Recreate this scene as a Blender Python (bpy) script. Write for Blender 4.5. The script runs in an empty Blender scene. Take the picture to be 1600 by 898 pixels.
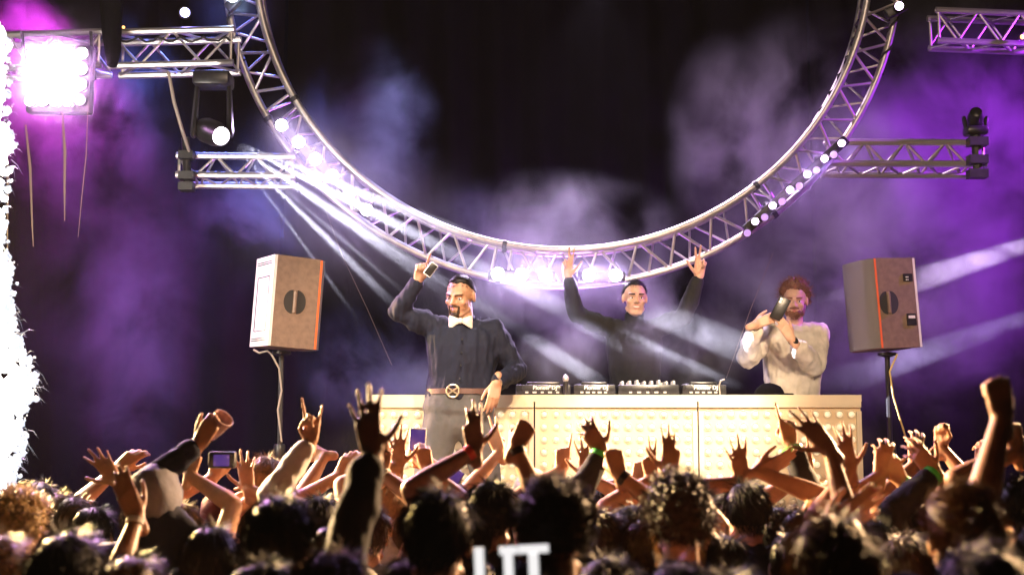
import bpy, bmesh, math, random
import numpy as np
from mathutils import Vector, Matrix, Quaternion, noise

random.seed(7)
SC = bpy.context.scene
COL = SC.collection

# ------------------------------------------------------------------ camera
FPX = 2060.0                      # focal length in pixels of the 1600 px wide photograph
TH = math.radians(6.9)            # the camera looks a little upward
CAM = Vector((0, 0, 1.98))
cam = bpy.data.cameras.new('camera')
cam.sensor_width = 36.0
cam.lens = 36.0 * FPX / 1600.0
cam.clip_start = 0.1
cam.clip_end = 200
cam_ob = bpy.data.objects.new('camera', cam)
cam_ob.location = CAM
cam_ob.rotation_euler = (math.pi / 2 + TH, 0, 0)
COL.objects.link(cam_ob)
SC.camera = cam_ob
cam.dof.use_dof = True
cam.dof.focus_distance = 8.5
cam.dof.aperture_fstop = 2.2

# ------------------------------------------------------------------ world, colour, sampling
w = bpy.data.worlds.new('World')
SC.world = w
w.use_nodes = True
bg = w.node_tree.nodes['Background']
bg.inputs[0].default_value = (0.25, 0.3, 0.6, 1)
bg.inputs[1].default_value = 0.004
SC.view_settings.view_transform = 'Standard'
SC.view_settings.look = 'None'
SC.view_settings.exposure = 0.0
SC.view_settings.gamma = 1.0
cy = SC.cycles
cy.max_bounces = 4
cy.diffuse_bounces = 2
cy.glossy_bounces = 2
cy.transmission_bounces = 2
cy.volume_bounces = 0
cy.transparent_max_bounces = 6
cy.use_denoising = True
cy.sample_clamp_indirect = 4
cy.sample_clamp_direct = 0
cy.caustics_reflective = False
cy.caustics_refractive = False
cy.volume_step_rate = 2.0
cy.volume_max_steps = 96
cy.use_adaptive_sampling = False

FWD = Vector((0, math.cos(TH), math.sin(TH)))
UPV = Vector((0, -math.sin(TH), math.cos(TH)))


def P(px, py, Y):
    """the point on the upright plane y = Y seen at pixel (px, py) of the photograph"""
    d = FWD + Vector((1, 0, 0)) * ((px - 800) / FPX) + UPV * ((449 - py) / FPX)
    return CAM + d * (Y / d.y)


def ppm(Y, z=2.3):
    return FPX / (Y * math.cos(TH) + (z - CAM.z) * math.sin(TH))


# ------------------------------------------------------------------ lamps
def spot(name, loc, target, power, color, size_deg, blend=0.3, radius=0.03):
    l = bpy.data.lights.new(name, 'SPOT')
    l.energy = power
    l.color = color
    l.spot_size = math.radians(size_deg)
    l.spot_blend = blend
    l.shadow_soft_size = radius
    o = bpy.data.objects.new(name, l)
    o.location = loc
    o.rotation_euler = (Vector(target) - Vector(loc)).to_track_quat('-Z', 'Y').to_euler()
    COL.objects.link(o)
    return o


def point(name, loc, power, color, radius=0.05):
    l = bpy.data.lights.new(name, 'POINT')
    l.energy = power
    l.color = color
    l.shadow_soft_size = radius
    o = bpy.data.objects.new(name, l)
    o.location = loc
    COL.objects.link(o)
    return o


WARM = (1.0, 0.74, 0.46)
YS, YB, YR = 7.0, 8.05, 9.1        # stage front edge, booth front, ring truss plane
STAGE = 1.2
# wash lamps on the front truss above the crowd, out of the picture
FT = Vector((3.0, -3.0, 7.6))
spot('front_wash_light', FT, (-0.4, 7.8, 2.55), 6500, WARM, 11, 0.5, 0.1)
spot('front_wash_light', FT + Vector((-.4, 0, 0)), (0.85, 8.6, 2.5), 7500, WARM, 10.0, 0.5, 0.1)
spot('front_wash_light', FT + Vector((.4, 0, 0)), (2.0, 8.6, 2.5), 2500, WARM, 9.5, 0.5, 0.1)
spot('front_wash_light', (-2.6, -3.0, 7.6), (-1.75, 8.2, 2.85), 1500, (1.0, 0.78, 0.56), 8, 0.5, 0.1)
spot('front_wash_light', (4.2, -3.0, 7.6), (2.7, 8.5, 2.85), 900, WARM, 7, 0.5, 0.1)
spot('front_truss_light', (1.5, -4.5, 7.2), (0.3, 9.0, 4.9), 3000, (1.0, 0.72, 0.52), 34, 0.4, 0.12)
# unseen lamps added low at both stage sides to rim the crowd
spot('crowd_rim_light', (-4.6, 9.0, 3.5), (0.0, 4.3, 1.7), 19000, (1.0, 0.66, 0.27), 56, 0.4, 0.15)
spot('crowd_rim_light', (4.5, 9.0, 3.5), (0.8, 4.3, 1.7), 9500, (1.0, 0.6, 0.3), 56, 0.4, 0.15)
# unseen lamps added above the crowd to brighten the booth front
spot('booth_fill_light', (1.6, 2.6, 7.4), (0.95, 8.05, 2.0), 6500, (1.0, 0.86, 0.62), 11.5, 0.7, 0.1)
spot('booth_fill_light', (-0.8, 2.6, 7.4), (-0.35, 8.05, 2.0), 3600, (1.0, 0.84, 0.64), 8.5, 0.7, 0.1)
# coloured washes above and beside the stage, with added smoke and rim lamps
spot('violet_wash_light', (5.4, 8.8, 5.2), (3.9, 9.8, 3.9), 1800, (0.44, 0.03, 1.0), 80, 0.8, 0.1)
spot('smoke_fill_light', (1.0, 10.0, 6.8), (2.2, 9.8, 2.6), 1200, (0.95, 0.66, 1.0), 50, 0.8, 0.1)  # unseen lamp added to whiten the smoke at the right
spot('magenta_wash_light', (-3.9, 9.7, 5.6), (-3.5, 9.8, 4.3), 1700, (0.85, 0.05, 0.85), 70, 0.8, 0.1)
spot('blue_wash_light', (-2.0, 9.8, 6.6), (-2.6, 9.8, 2.2), 2600, (0.15, 0.2, 1.0), 60, 0.8, 0.1)
spot('blue_wash_light', (-0.6, 10.2, 6.6), (-0.8, 9.3, 2.2), 1600, (0.4, 0.42, 1.0), 30, 0.8, 0.1)
spot('back_rim_light', (0.7, 10.7, 5.9), (0.6, 8.5, 2.4), 1700, (0.86, 0.7, 1.0), 50, 0.5, 0.08)  # unseen lamp added behind the performers to rim their outlines
spot('purple_back_light', (0.4, 10.4, 1.5), (0.2, 9.9, 3.6), 700, (0.55, 0.15, 1.0), 90, 0.8, 0.1)


# ------------------------------------------------------------------ materials
def mat(name, color, rough=0.5, metal=0.0, emit=None, estr=0.0, noise_amt=0.0, noise_scale=20, bump=0.0, bump_scale=80,
        spec=None, trans=0.0, col2=None, sheen=0.0, sss=0.0):
    m = bpy.data.materials.new(name)
    m.use_nodes = True
    nt = m.node_tree
    b = nt.nodes['Principled BSDF']
    b.inputs['Base Color'].default_value = (*color, 1)
    b.inputs['Roughness'].default_value = rough
    b.inputs['Metallic'].default_value = metal
    if spec is not None:
        b.inputs['Specular IOR Level'].default_value = spec
    if trans:
        b.inputs['Transmission Weight'].default_value = trans
    if sheen:
        b.inputs['Sheen Weight'].default_value = sheen
    if sss:
        b.inputs['Subsurface Weight'].default_value = sss
        b.inputs['Subsurface Radius'].default_value = (0.02, 0.008, 0.004)
        b.inputs['Subsurface Scale'].default_value = 0.6
    if emit:
        b.inputs['Emission Color'].default_value = (*emit, 1)
        b.inputs['Emission Strength'].default_value = estr
    tc = None
    if noise_amt or bump:
        tc = nt.nodes.new('ShaderNodeTexCoord')
    if noise_amt:
        n = nt.nodes.new('ShaderNodeTexNoise')
        n.inputs['Scale'].default_value = noise_scale
        n.inputs['Detail'].default_value = 6
        nt.links.new(tc.outputs['Object'], n.inputs['Vector'])
        r = nt.nodes.new('ShaderNodeMix')
        r.data_type = 'RGBA'
        c2 = col2 or tuple(c * (1 - noise_amt) for c in color)
        r.inputs[6].default_value = (*c2, 1)
        r.inputs[7].default_value = (*color, 1)
        mr = nt.nodes.new('ShaderNodeMapRange')
        mr.inputs[1].default_value = 0.35
        mr.inputs[2].default_value = 0.65
        nt.links.new(n.outputs['Fac'], mr.inputs[0])
        nt.links.new(mr.outputs[0], r.inputs[0])
        nt.links.new(r.outputs[2], b.inputs['Base Color'])
        rr = nt.nodes.new('ShaderNodeMapRange')
        rr.inputs[3].default_value = max(0.05, rough - 0.12)
        rr.inputs[4].default_value = min(1, rough + 0.12)
        nt.links.new(n.outputs['Fac'], rr.inputs[0])
        nt.links.new(rr.outputs[0], b.inputs['Roughness'])
    if bump:
        n2 = nt.nodes.new('ShaderNodeTexNoise')
        n2.inputs['Scale'].default_value = bump_scale
        n2.inputs['Detail'].default_value = 4
        nt.links.new(tc.outputs['Object'], n2.inputs['Vector'])
        bp = nt.nodes.new('ShaderNodeBump')
        bp.inputs['Strength'].default_value = bump
        bp.inputs['Distance'].default_value = 0.02
        nt.links.new(n2.outputs['Fac'], bp.inputs['Height'])
        nt.links.new(bp.outputs[0], b.inputs['Normal'])
    return m


M = {}
M['alu'] = mat('brushed_aluminium', (0.75, 0.72, 0.7), 0.42, 0.85, noise_amt=0.25, noise_scale=9)
M['black_metal'] = mat('black_painted_metal', (0.02, 0.02, 0.022), 0.45, 0.0, noise_amt=0.4, noise_scale=14)
M['black_plastic'] = mat('black_plastic', (0.018, 0.018, 0.02), 0.35, noise_amt=0.3)
M['rubber'] = mat('rubber', (0.015, 0.015, 0.016), 0.7)
M['curtain'] = mat('black_cloth', (0.003, 0.003, 0.004), 0.9, noise_amt=0.5, noise_scale=4, bump=0.3, bump_scale=120, spec=0.1)
M['stage'] = mat('stage_deck', (0.03, 0.03, 0.032), 0.5, noise_amt=0.5, noise_scale=6)
M['ground'] = mat('trodden_ground', (0.035, 0.03, 0.025), 0.9, noise_amt=0.5, noise_scale=3, bump=0.5, bump_scale=12)
M['booth'] = mat('cream_booth_paint', (0.8, 0.64, 0.4), 0.45, noise_amt=0.12, noise_scale=5)
M['booth_frame'] = mat('cream_frame_paint', (0.76, 0.66, 0.48), 0.4, noise_amt=0.1, noise_scale=5)
M['bulb'] = mat('frosted_bulb_glass', (0.85, 0.78, 0.62), 0.15, spec=0.8, emit=(1.0, 0.8, 0.5), estr=0.55)
M['white'] = mat('white_paint', (0.8, 0.8, 0.78), 0.4, noise_amt=0.08)
M['orange'] = mat('orange_trim', (0.75, 0.13, 0.03), 0.5)
M['spk_side'] = mat('grey_speaker_paint', (0.2, 0.135, 0.1), 0.55, noise_amt=0.25, noise_scale=30, bump=0.15, bump_scale=300)
M['spk_plate'] = mat('pale_speaker_plate', (0.72, 0.7, 0.68), 0.4, noise_amt=0.06)
M['spk_grille'] = mat('dark_speaker_grille', (0.2, 0.18, 0.17), 0.45, 0.2, bump=0.6, bump_scale=400)
M['wire'] = mat('pale_cable', (0.3, 0.26, 0.22), 0.5)
M['strap'] = mat('worn_strap', (0.16, 0.12, 0.09), 0.8)
M['yellow_wire'] = mat('yellow_cable', (0.6, 0.45, 0.12), 0.5)


def lens_mat(name, col, s):
    return mat(name, (0.1, 0.1, 0.1), 0.2, emit=col, estr=s)


M['lens_hot'] = lens_mat('lit_lens_white', (0.95, 0.85, 1.0), 60)
M['lens_mid'] = lens_mat('lit_lens_violet', (0.85, 0.6, 1.0), 14)
M['lens_dim'] = lens_mat('dim_lens_violet', (0.75, 0.4, 1.0), 0.9)
M['lens_blind'] = lens_mat('lit_blinder_lens', (1.0, 0.93, 0.9), 22)
M['lens_blind_dim'] = lens_mat('dim_blinder_lens', (0.8, 0.6, 0.95), 1.2)
M['lens_blue'] = lens_mat('lit_lens_blue', (0.5, 0.5, 1.0), 9)
M['led_amber'] = lens_mat('amber_indicator', (1.0, 0.45, 0.12), 4)
M['pyro_mid'] = lens_mat('bright_spark_smoke', (0.8, 0.86, 1.0), 1.1)
M['pyro_dim'] = lens_mat('fading_spark_smoke', (0.6, 0.68, 0.9), 0.4)
M['pyro'] = lens_mat('white_hot_sparks', (1.0, 0.95, 0.9), 7)

# ------------------------------------------------------------------ object helpers
ORG = {}


def _props(o, label=None, cat=None, group=None, kind=None):
    if label:
        o['label'] = label
    if cat:
        o['category'] = cat
    if group:
        o['group'] = group
    if kind:
        o['kind'] = kind


def thing(name, label, cat, loc, group=None):
    o = bpy.data.objects.new(name, None)
    o.empty_display_size = 0.1
    o.location = loc
    COL.objects.link(o)
    _props(o, label, cat, group)
    ORG[o.name] = Vector(loc)
    return o


def link(name, me, parent=None, matrix=None):
    """an object of mesh ME whose vertices are in world space (or placed by world MATRIX)"""
    o = bpy.data.objects.new(name, me)
    COL.objects.link(o)
    org = ORG[parent.name] if parent else Vector((0, 0, 0))
    if parent:
        o.parent = parent
    if matrix is None:
        o.location = Vector((0, 0, 0))
        if org.length:
            o.matrix_basis = Matrix.Translation(-org)
        ORG[o.name] = Vector((0, 0, 0))
    else:
        o.matrix_basis = Matrix.Translation(-org) @ matrix
    return o


class G:
    """collects vertices and faces in world space"""

    def __init__(self):
        self.v, self.f = [], []

    def add(self, v, f):
        n = len(self.v)
        self.v.extend(Vector(p) for p in v)
        self.f.extend(tuple(i + n for i in q) for q in f)
        return self

    def box(self, c, size, rot=None, taper=None):
        c = Vector(c)
        R = rot or Matrix.Identity(3)
        vs = []
        for z in (-1, 1):
            for y in (-1, 1):
                for x in (-1, 1):
                    p = Vector((x * size[0] / 2, y * size[1] / 2, z * size[2] / 2))
                    vs.append(c + R @ p)
        return self.add(vs, [(0, 2, 3, 1), (4, 5, 7, 6), (0, 1, 5, 4), (2, 6, 7, 3), (0, 4, 6, 2), (1, 3, 7, 5)])

    def tube(self, pts, rad, n=8, cap=True, flat=1.0, side=None):
        pts = [Vector(p) for p in pts]
        if not hasattr(rad, '__len__'):
            rad = [rad] * len(pts)
        t = [(pts[min(i + 1, len(pts) - 1)] - pts[max(i - 1, 0)]).normalized() for i in range(len(pts))]
        a = Vector(side) if side is not None else (Vector((0, 0, 1)) if abs(t[0].z) < 0.9 else Vector((1, 0, 0)))
        vs = []
        for i, p in enumerate(pts):
            a = (a - t[i] * a.dot(t[i]))
            if a.length < 1e-6:
                a = t[i].orthogonal()
            a.normalize()
            b = t[i].cross(a)
            for k in range(n):
                q = 2 * math.pi * k / n
                vs.append(p + a * (math.cos(q) * rad[i]) + b * (math.sin(q) * rad[i] * flat))
        fs = []
        for i in range(len(pts) - 1):
            for k in range(n):
                k2 = (k + 1) % n
                fs.append((i * n + k, i * n + k2, (i + 1) * n + k2, (i + 1) * n + k))
        if cap:
            fs.append(tuple(reversed(range(n))))
            e = (len(pts) - 1) * n
            fs.append(tuple(e + k for k in range(n)))
        return self.add(vs, fs)

    def ball(self, c, r, n=10, m=7, rot=None):
        c = Vector(c)
        if not hasattr(r, '__len__'):
            r = (r, r, r)
        R = rot or Matrix.Identity(3)
        vs = [c + R @ Vector((0, 0, r[2]))]
        for i in range(1, m):
            a = math.pi * i / m
            for k in range(n):
                q = 2 * math.pi * k / n
                vs.append(c + R @ Vector((r[0] * math.sin(a) * math.cos(q), r[1] * math.sin(a) * math.sin(q), r[2] * math.cos(a))))
        vs.append(c + R @ Vector((0, 0, -r[2])))
        fs = []
        for k in range(n):
            fs.append((0, 1 + k, 1 + (k + 1) % n))
            e = 1 + (m - 2) * n
            fs.append((len(vs) - 1, e + (k + 1) % n, e + k))
        for i in range(m - 2):
            for k in range(n):
                a0, b0 = 1 + i * n + k, 1 + i * n + (k + 1) % n
                fs.append((a0, a0 + n, b0 + n, b0))
        return self.add(vs, fs)

    def capsule(self, p0, p1, r0, r1, n=10, flat=1.0, side=None):
        """closed tapered capsule"""
        p0, p1 = Vector(p0), Vector(p1)
        d = (p1 - p0)
        L = d.length or 1e-6
        d /= L
        pts, rad = [], []
        for a in (80, 50, 25):
            pts.append(p0 - d * r0 * math.sin(math.radians(a)))
            rad.append(r0 * math.cos(math.radians(a)))
        pts += [p0, p1]
        rad += [r0, r1]
        for a in (25, 50, 80):
            pts.append(p1 + d * r1 * math.sin(math.radians(a)))
            rad.append(r1 * math.cos(math.radians(a)))
        return self.tube(pts, rad, n, True, flat, side)

    def lathe(self, base, axis, prof, n=16):
        """prof: list of (radius, height along axis)"""
        base, axis = Vector(base), Vector(axis).normalized()
        a = axis.orthogonal().normalized()
        b = axis.cross(a)
        return self.loft([[base + axis * h + a * (max(r, 1e-4) * math.cos(2 * math.pi * k / n)) + b * (max(r, 1e-4) * math.sin(2 * math.pi * k / n))
                           for k in range(n)] for r, h in prof])

    def loft(self, rings):
        """rings: lists of equal length"""
        n = len(rings[0])
        vs = [p for r in rings for p in r]
        fs = []
        for i in range(len(rings) - 1):
            for k in range(n):
                k2 = (k + 1) % n
                fs.append((i * n + k, i * n + k2, (i + 1) * n + k2, (i + 1) * n + k))
        fs.append(tuple(reversed(range(n))))
        e = (len(rings) - 1) * n
        fs.append(tuple(e + k for k in range(n)))
        return self.add(vs, fs)

    def mesh(self, name, m=None, smooth=True):
        me = bpy.data.meshes.new(name)
        me.from_pydata([tuple(p) for p in self.v], [], self.f)
        me.validate()
        if m is not None:
            me.materials.append(m)
        if smooth and len(me.polygons):
            me.polygons.foreach_set('use_smooth', [True] * len(me.polygons))
            try:
                me.set_sharp_from_angle(angle=math.radians(38))
            except Exception:
                pass
        me.update()
        return me

    def build(self, name, m, parent=None, smooth=True, **kw):
        o = link(name, self.mesh(name, m, smooth), parent)
        _props(o, **kw)
        return o


def bevel_box(c, size, bev, rot=None, seg=2):
    """a box with rounded edges as a G"""
    bm = bmesh.new()
    bmesh.ops.create_cube(bm, size=1)
    bmesh.ops.scale(bm, vec=Vector(size), verts=bm.verts)
    bmesh.ops.bevel(bm, geom=bm.edges[:] + bm.verts[:], offset=bev, segments=seg, affect='EDGES', profile=0.5)
    R = rot or Matrix.Identity(3)
    g = G()
    bm.verts.ensure_lookup_table()
    g.add([Vector(c) + R @ v.co for v in bm.verts], [tuple(v.index for v in f.verts) for f in bm.faces])
    bm.free()
    return g


def align(p0, p1, r):
    """matrix that puts a unit z cylinder (0..1, radius 1) between two points"""
    d = Vector(p1) - Vector(p0)
    q = Vector((0, 0, 1)).rotation_difference(d.normalized()).to_matrix().to_4x4()
    return Matrix.Translation(p0) @ q @ Matrix.Diagonal((r, r, d.length, 1))


UNIT = {}


def unit_cyl(m):
    if m.name not in UNIT:
        UNIT[m.name] = G().tube([(0, 0, 0), (0, 0, 1)], 1, 8).mesh('round_bar', m)
    return UNIT[m.name]


def bar(name, p0, p1, r, m, parent):
    return link(name, unit_cyl(m), parent, align(Vector(p0), Vector(p1), r))


def text_mesh(s, size, m, depth=0.0, bold=0.0):
    cu = bpy.data.curves.new('lettering', 'FONT')
    cu.body = s
    cu.size = size
    cu.extrude = depth
    cu.offset = bold
    cu.align_x = 'CENTER'
    o = bpy.data.objects.new('lettering', cu)
    COL.objects.link(o)
    dg = bpy.context.evaluated_depsgraph_get()
    me = bpy.data.meshes.new_from_object(o.evaluated_get(dg))
    bpy.data.objects.remove(o)
    me.materials.append(m)
    return me


# ------------------------------------------------------------------ setting
g = G()
N = 40
g.add([(-12 + 24 * i / N, -9 + 23 * j / N, 0.02 * noise.noise((i * .7, j * .7, 3))) for j in range(N + 1) for i in range(N + 1)],
      [(j * (N + 1) + i, j * (N + 1) + i + 1, (j + 1) * (N + 1) + i + 1, (j + 1) * (N + 1) + i) for j in range(N) for i in range(N)])
g.build('ground', M['ground'], kind='structure')
g = G().box((0, (YS + 11.6) / 2, STAGE - 0.06), (11, 11.6 - YS, 0.12))
g.box((0, YS + 0.03, 0.57), (10.96, 0.04, 1.138))
g.build('stage_floor', M['stage'], kind='structure', smooth=False)


def curtain(x0, x1, Y, z0, z1, label, seed):
    g = G()
    n = int((x1 - x0) / 0.04)
    rows = 10
    for j in range(rows + 1):
        z = z0 + (z1 - z0) * j / rows
        for i in range(n + 1):
            x = x0 + (x1 - x0) * i / n
            a = 0.05 * math.sin(x * 15 + 2.2 * noise.noise((x * 1.1, seed, z * 0.1))) + 0.04 * noise.noise((x * 2.3, seed, z * 0.3))
            g.v.append(Vector((x, Y + a, z)))
    for j in range(rows):
        for i in range(n):
            a = j * (n + 1) + i
            g.f.append((a, a + 1, a + n + 2, a + n + 1))
    g.build('backdrop_curtain', M['curtain'], label=label, cat='curtain', group='black drapes behind the stage')


curtain(-6.4, -2.0, 11.2, STAGE, 7.9, 'black pleated drape behind the blinding floodlight and the upper left truss', 1.0)
curtain(-1.98, 2.6, 11.24, STAGE, 7.9, 'black pleated drape in the middle behind the lit truss ring', 5.0)
curtain(2.62, 6.6, 11.2, STAGE, 7.9, 'black pleated drape washed violet behind the right trusses', 9.0)

# ------------------------------------------------------------------ ring truss
A, B, Cc = P(407, 0, YR), P(1350, 0, YR), P(879, 394, YR)
# centre of the circle through three points of the plane y = YR
ax, az, bx, bz, cx, cz = A.x, A.z, B.x, B.z, Cc.x, Cc.z
dd = 2 * (ax * (bz - cz) + bx * (cz - az) + cx * (az - bz))
ux = ((ax * ax + az * az) * (bz - cz) + (bx * bx + bz * bz) * (cz - az) + (cx * cx + cz * cz) * (az - bz)) / dd
uz = ((ax * ax + az * az) * (cx - bx) + (bx * bx + bz * bz) * (ax - cx) + (cx * cx + cz * cz) * (bx - ax)) / dd
RC = Vector((ux, YR, uz))
RI = (Cc - RC).length
RO = RI * 530 / 479
print('ring', RC, RI, RO)


def rp(deg, r, dy=0.0):
    a = math.radians(deg)
    return RC + Vector((r * math.cos(a), dy, r * math.sin(a)))


ring = thing('ring_truss', 'huge silver ring of lattice truss hanging over the performers', 'truss', RC)
DEG0, DEG1 = 162, 378            # the arc that can be seen, through the bottom at 270
arc = [DEG0 + (DEG1 - DEG0) * i / 120 for i in range(121)]
for r, dy, tr in ((RI, -0.1, 0.026), (RI, 0.1, 0.022), (RO, 0.0, 0.026)):
    G().tube([rp(a, r, dy) for a in arc], tr, 10).build('chord', M['alu'], ring)
step = 7.2
k = 0
a = DEG0 + 3
while a < DEG1 - step:
    joint = (k % 7 == 6)
    if joint:
        for da in (1.2, 4.0):
            bar('brace', rp(a + da, RI, -0.1), rp(a + da, RO), 0.011, M['alu'], ring)
            bar('brace', rp(a + da, RI, 0.1), rp(a + da, RO), 0.009, M['alu'], ring)
        for r, dy in ((RI, -0.1), (RI, 0.1), (RO, 0.0)):
            G().tube([rp(a + 2.2, r, dy), rp(a + 3.0, r, dy)], 0.034, 10).build('coupler', M['black_metal'], ring)
        a += 5.2
    else:
        bar('brace', rp(a, RI, -0.1), rp(a + step * 0.62, RO), 0.0105, M['alu'], ring)
        bar('brace', rp(a + step * 0.62, RO), rp(a + step, RI, -0.1), 0.0105, M['alu'], ring)
        bar('brace', rp(a + step * .5, RI, 0.1), rp(a + step * 0.1, RO), 0.009, M['alu'], ring)
        bar('brace', rp(a + step * 0.1, RO), rp(a - step * .4, RI, 0.1), 0.009, M['alu'], ring)
        bar('brace', rp(a, RI, -0.1), rp(a + step * .5, RI, 0.1), 0.008, M['alu'], ring)
        a += step
    k += 1


# ------------------------------------------------------------------ straight trusses
def truss(label, p0, p1, h, d, name='lattice_truss', pitch=0.3, flip=False, group='straight trusses beside the ring', r=0.025, box=False):
    """two chords in front or back and one below; box: four chords"""
    p0, p1 = Vector(p0), Vector(p1)
    t = thing(name, label, 'truss', (p0 + p1) / 2, group)
    u = (p1 - p0).normalized()
    dn = Vector((0, 0, -h))
    bk = Vector((0, d, 0))
    if box:
        offs = [Vector((0, 0, 0)), bk, dn, dn + bk]
        pairs = [(0, 2), (1, 3), (0, 1), (2, 3)]
    else:
        offs = [Vector((0, 0, 0)), dn, dn * 0.75 + bk + Vector((0, 0, -h * .6))]
        pairs = [(0, 1), (1, 2), (0, 2)]
    for o in offs:
        bar('chord', p0 + o, p1 + o, r, M['alu'], t)
    L = (p1 - p0).length
    n = max(2, int(round(L / pitch)))
    for q, (i, j) in enumerate(pairs):
        for k in range(n):
            s0, s1 = L * k / n, L * (k + 1) / n
            m_ = (s0 + s1) / 2
            ph = 0 if q % 2 == 0 else 1
            a_, b_ = (i, j) if ph == 0 else (j, i)
            bar('brace', p0 + offs[a_] + u * s0, p0 + offs[b_] + u * m_, 0.0095, M['alu'], t)
            bar('brace', p0 + offs[b_] + u * m_, p0 + offs[a_] + u * s1, 0.0095, M['alu'], t)
    for s in (0.02, L - 0.02):
        for (i, j) in pairs[:2]:
            bar('end_rung', p0 + offs[i] + u * s, p0 + offs[j] + u * s, 0.011, M['alu'], t)
    return t


YT = 8.75
truss('silver box truss at upper left carrying the blinding white floodlight', P(-60, 57, YT), P(160, 50, YT), 0.235, 0.24, box=True, pitch=.36)
truss('silver box truss at upper left between the black hoist bag and the ring', P(172, 51, YT), P(366, 46, YT), 0.235, 0.24, box=True, pitch=.36)
truss('short silver truss under the lit moving spotlight, running into the left of the ring', P(276, 243, 9.0), P(462, 245, 9.0), 0.135, 0.13)
truss('silver truss running from the right of the ring to a black clamp', P(1288, 222, 9.2), P(1540, 223, 9.2), 0.155, 0.14)
truss('faint violet lit truss in the upper right corner', P(1462, 16, 9.6), P(1660, 24, 9.6), 0.235, 0.2, box=True, pitch=.36)
# ------------------------------------------------------------------ lamps on the trusses
AIM = Vector((0.2, 2.0, 1.9))


def led_bar(label, px0, px1, n, Y, lens_r, m_, power, col, dim=False, aim=AIM, cone=105, first=0.0):
    p0, p1 = P(*px0, Y), P(*px1, Y)
    u = (p1 - p0).normalized()
    c = (p0 + p1) / 2
    t = thing('led_bar', label, 'stage light', c, 'bars of stage lamps on the ring')
    ang = math.atan2(u.z, u.x)
    R = Matrix.Rotation(-ang, 3, 'Y')
    L = (p1 - p0).length
    bevel_box(c + Vector((0, 0.085, 0)), (L + 0.14, 0.07, 0.07), 0.01, R).build('housing', M['black_metal'], t)
    for s in (-0.3, 0.3):
        bar('clamp', c + u * (L * s) + Vector((0, 0.1, 0)), c + u * (L * s) + Vector((0, 0.22, 0.05)), 0.022, M['black_metal'], t)
    for k in range(n):
        q = p0 + u * (L * k / (n - 1)) if n > 1 else c
        face = (aim - q).normalized()
        back = q - face * 0.07
        can = G().lathe(back, face, [(lens_r * .55, -0.02), (lens_r * 1.0, 0.0), (lens_r * 1.12, 0.062), (lens_r * 1.12, 0.07), (lens_r * 1.0, 0.0705), (lens_r * .98, 0.055)], 14).build('lamp_can', M['black_metal'], t)
        G().lathe(back, face, [(lens_r * .96, 0.056), (lens_r * .8, 0.068), (lens_r * .4, 0.075), (0.001, 0.077)], 14).build('lens', m_, can)
        spot('led_lamp_light', q + face * 0.03, aim + Vector((q.x * .5, 0, 0)), power, col, cone, 0.5, lens_r * .9)
        if dim and k < n:
            q2 = q + u * (L / (n - 1) * (-0.46))+ Vector((0.0, 0, -0.03))
            can2 = G().lathe(q2 - face * 0.07, face, [(0.012, -0.02), (0.03, 0.0), (0.032, 0.066), (0.028, 0.0665)], 10).build('lamp_can', M['black_metal'], t)
            G().lathe(q2 - face * 0.07, face, [(0.026, 0.067), (0.02, 0.074), (0.001, 0.077)], 10).build('lens', M['lens_dim'], can2)
    return t


YL = YR - 0.2
PUR = (0.72, 0.5, 1.0)
led_bar('bar of six dazzling white lamps on the lower left curve of the ring', (440, 196), (573, 328), 6, YL, 0.042, M['lens_hot'], 19, PUR)
led_bar('bar of three white lamps under the ring beside the bow tied performer', (778, 428), (852, 430), 3, YL, 0.044, M['lens_hot'], 42, PUR)
led_bar('bar of two white lamps under the ring above the open right hand', (920, 430), (962, 430), 2, YL, 0.044, M['lens_hot'], 42, PUR)
led_bar('bar of six smaller violet lamps on the lower right curve of the ring', (1180, 346), (1315, 224), 6, YL, 0.025, M['lens_mid'], 16, (0.66, 0.4, 1.0), dim=True)
led_bar('single violet lamp at the top right of the ring', (1403, 11), (1407, 9), 1, YL, 0.03, M['lens_mid'], 10, (0.55, 0.35, 1.0))
led_bar('pale blue lamp at the top left of the ring', (362, -2), (366, -6), 1, YL, 0.035, M['lens_hot'], 40, (0.45, 0.62, 1.0))

# blinder: four rows of five round lamps
c = P(88, 120, 8.45)
t = thing('floodlight', 'blinding white floodlight of round lamps in four rows, hung from the upper left truss', 'stage light', c)
s_ = ppm(8.45, 4.5)
bevel_box(c + Vector((0, 0.09, 0)), (100 / s_, 0.1, 108 / s_), 0.015).build('housing', M['black_metal'], t)
for sx in (-1, 1):
    bar('yoke', c + Vector((sx * 54 / s_, 0.08, 0)), P(88 + sx * 54, 50, 8.55), 0.012, M['black_metal'], t)
for r_ in range(4):
    for q_ in range(5):
        q = c + Vector(((q_ - 2) * 19.3 / s_, 0.0, (37 - 25 * r_) / s_))
        dim = q_ == 4
        can = G().lathe(q + Vector((0, 0.05, 0)), (0, -1, 0), [(0.03, 0), (0.042, 0.02), (0.044, 0.06), (0.04, 0.061), (0.039, 0.05)], 14).build('lamp_can', M['black_metal'], t)
        G().lathe(q + Vector((0, 0.05, 0)), (0, -1, 0), [(0.039, 0.05), (0.03, 0.062), (0.012, 0.069), (0.001, 0.07)], 14).build('lens', M['lens_blind_dim'] if dim and r_ == 3 else M['lens_blind'], can)
for dx, dz in ((-0.1, 0.1), (0.1, 0.1), (-.1, -.1), (.1, -.1)):
    spot('floodlight_light', c + Vector((dx, -0.08, dz)), (-1.0, 3.0, 1.9), 420, (0.95, 0.42, 1.0), 125, 0.6, 0.1)
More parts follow.
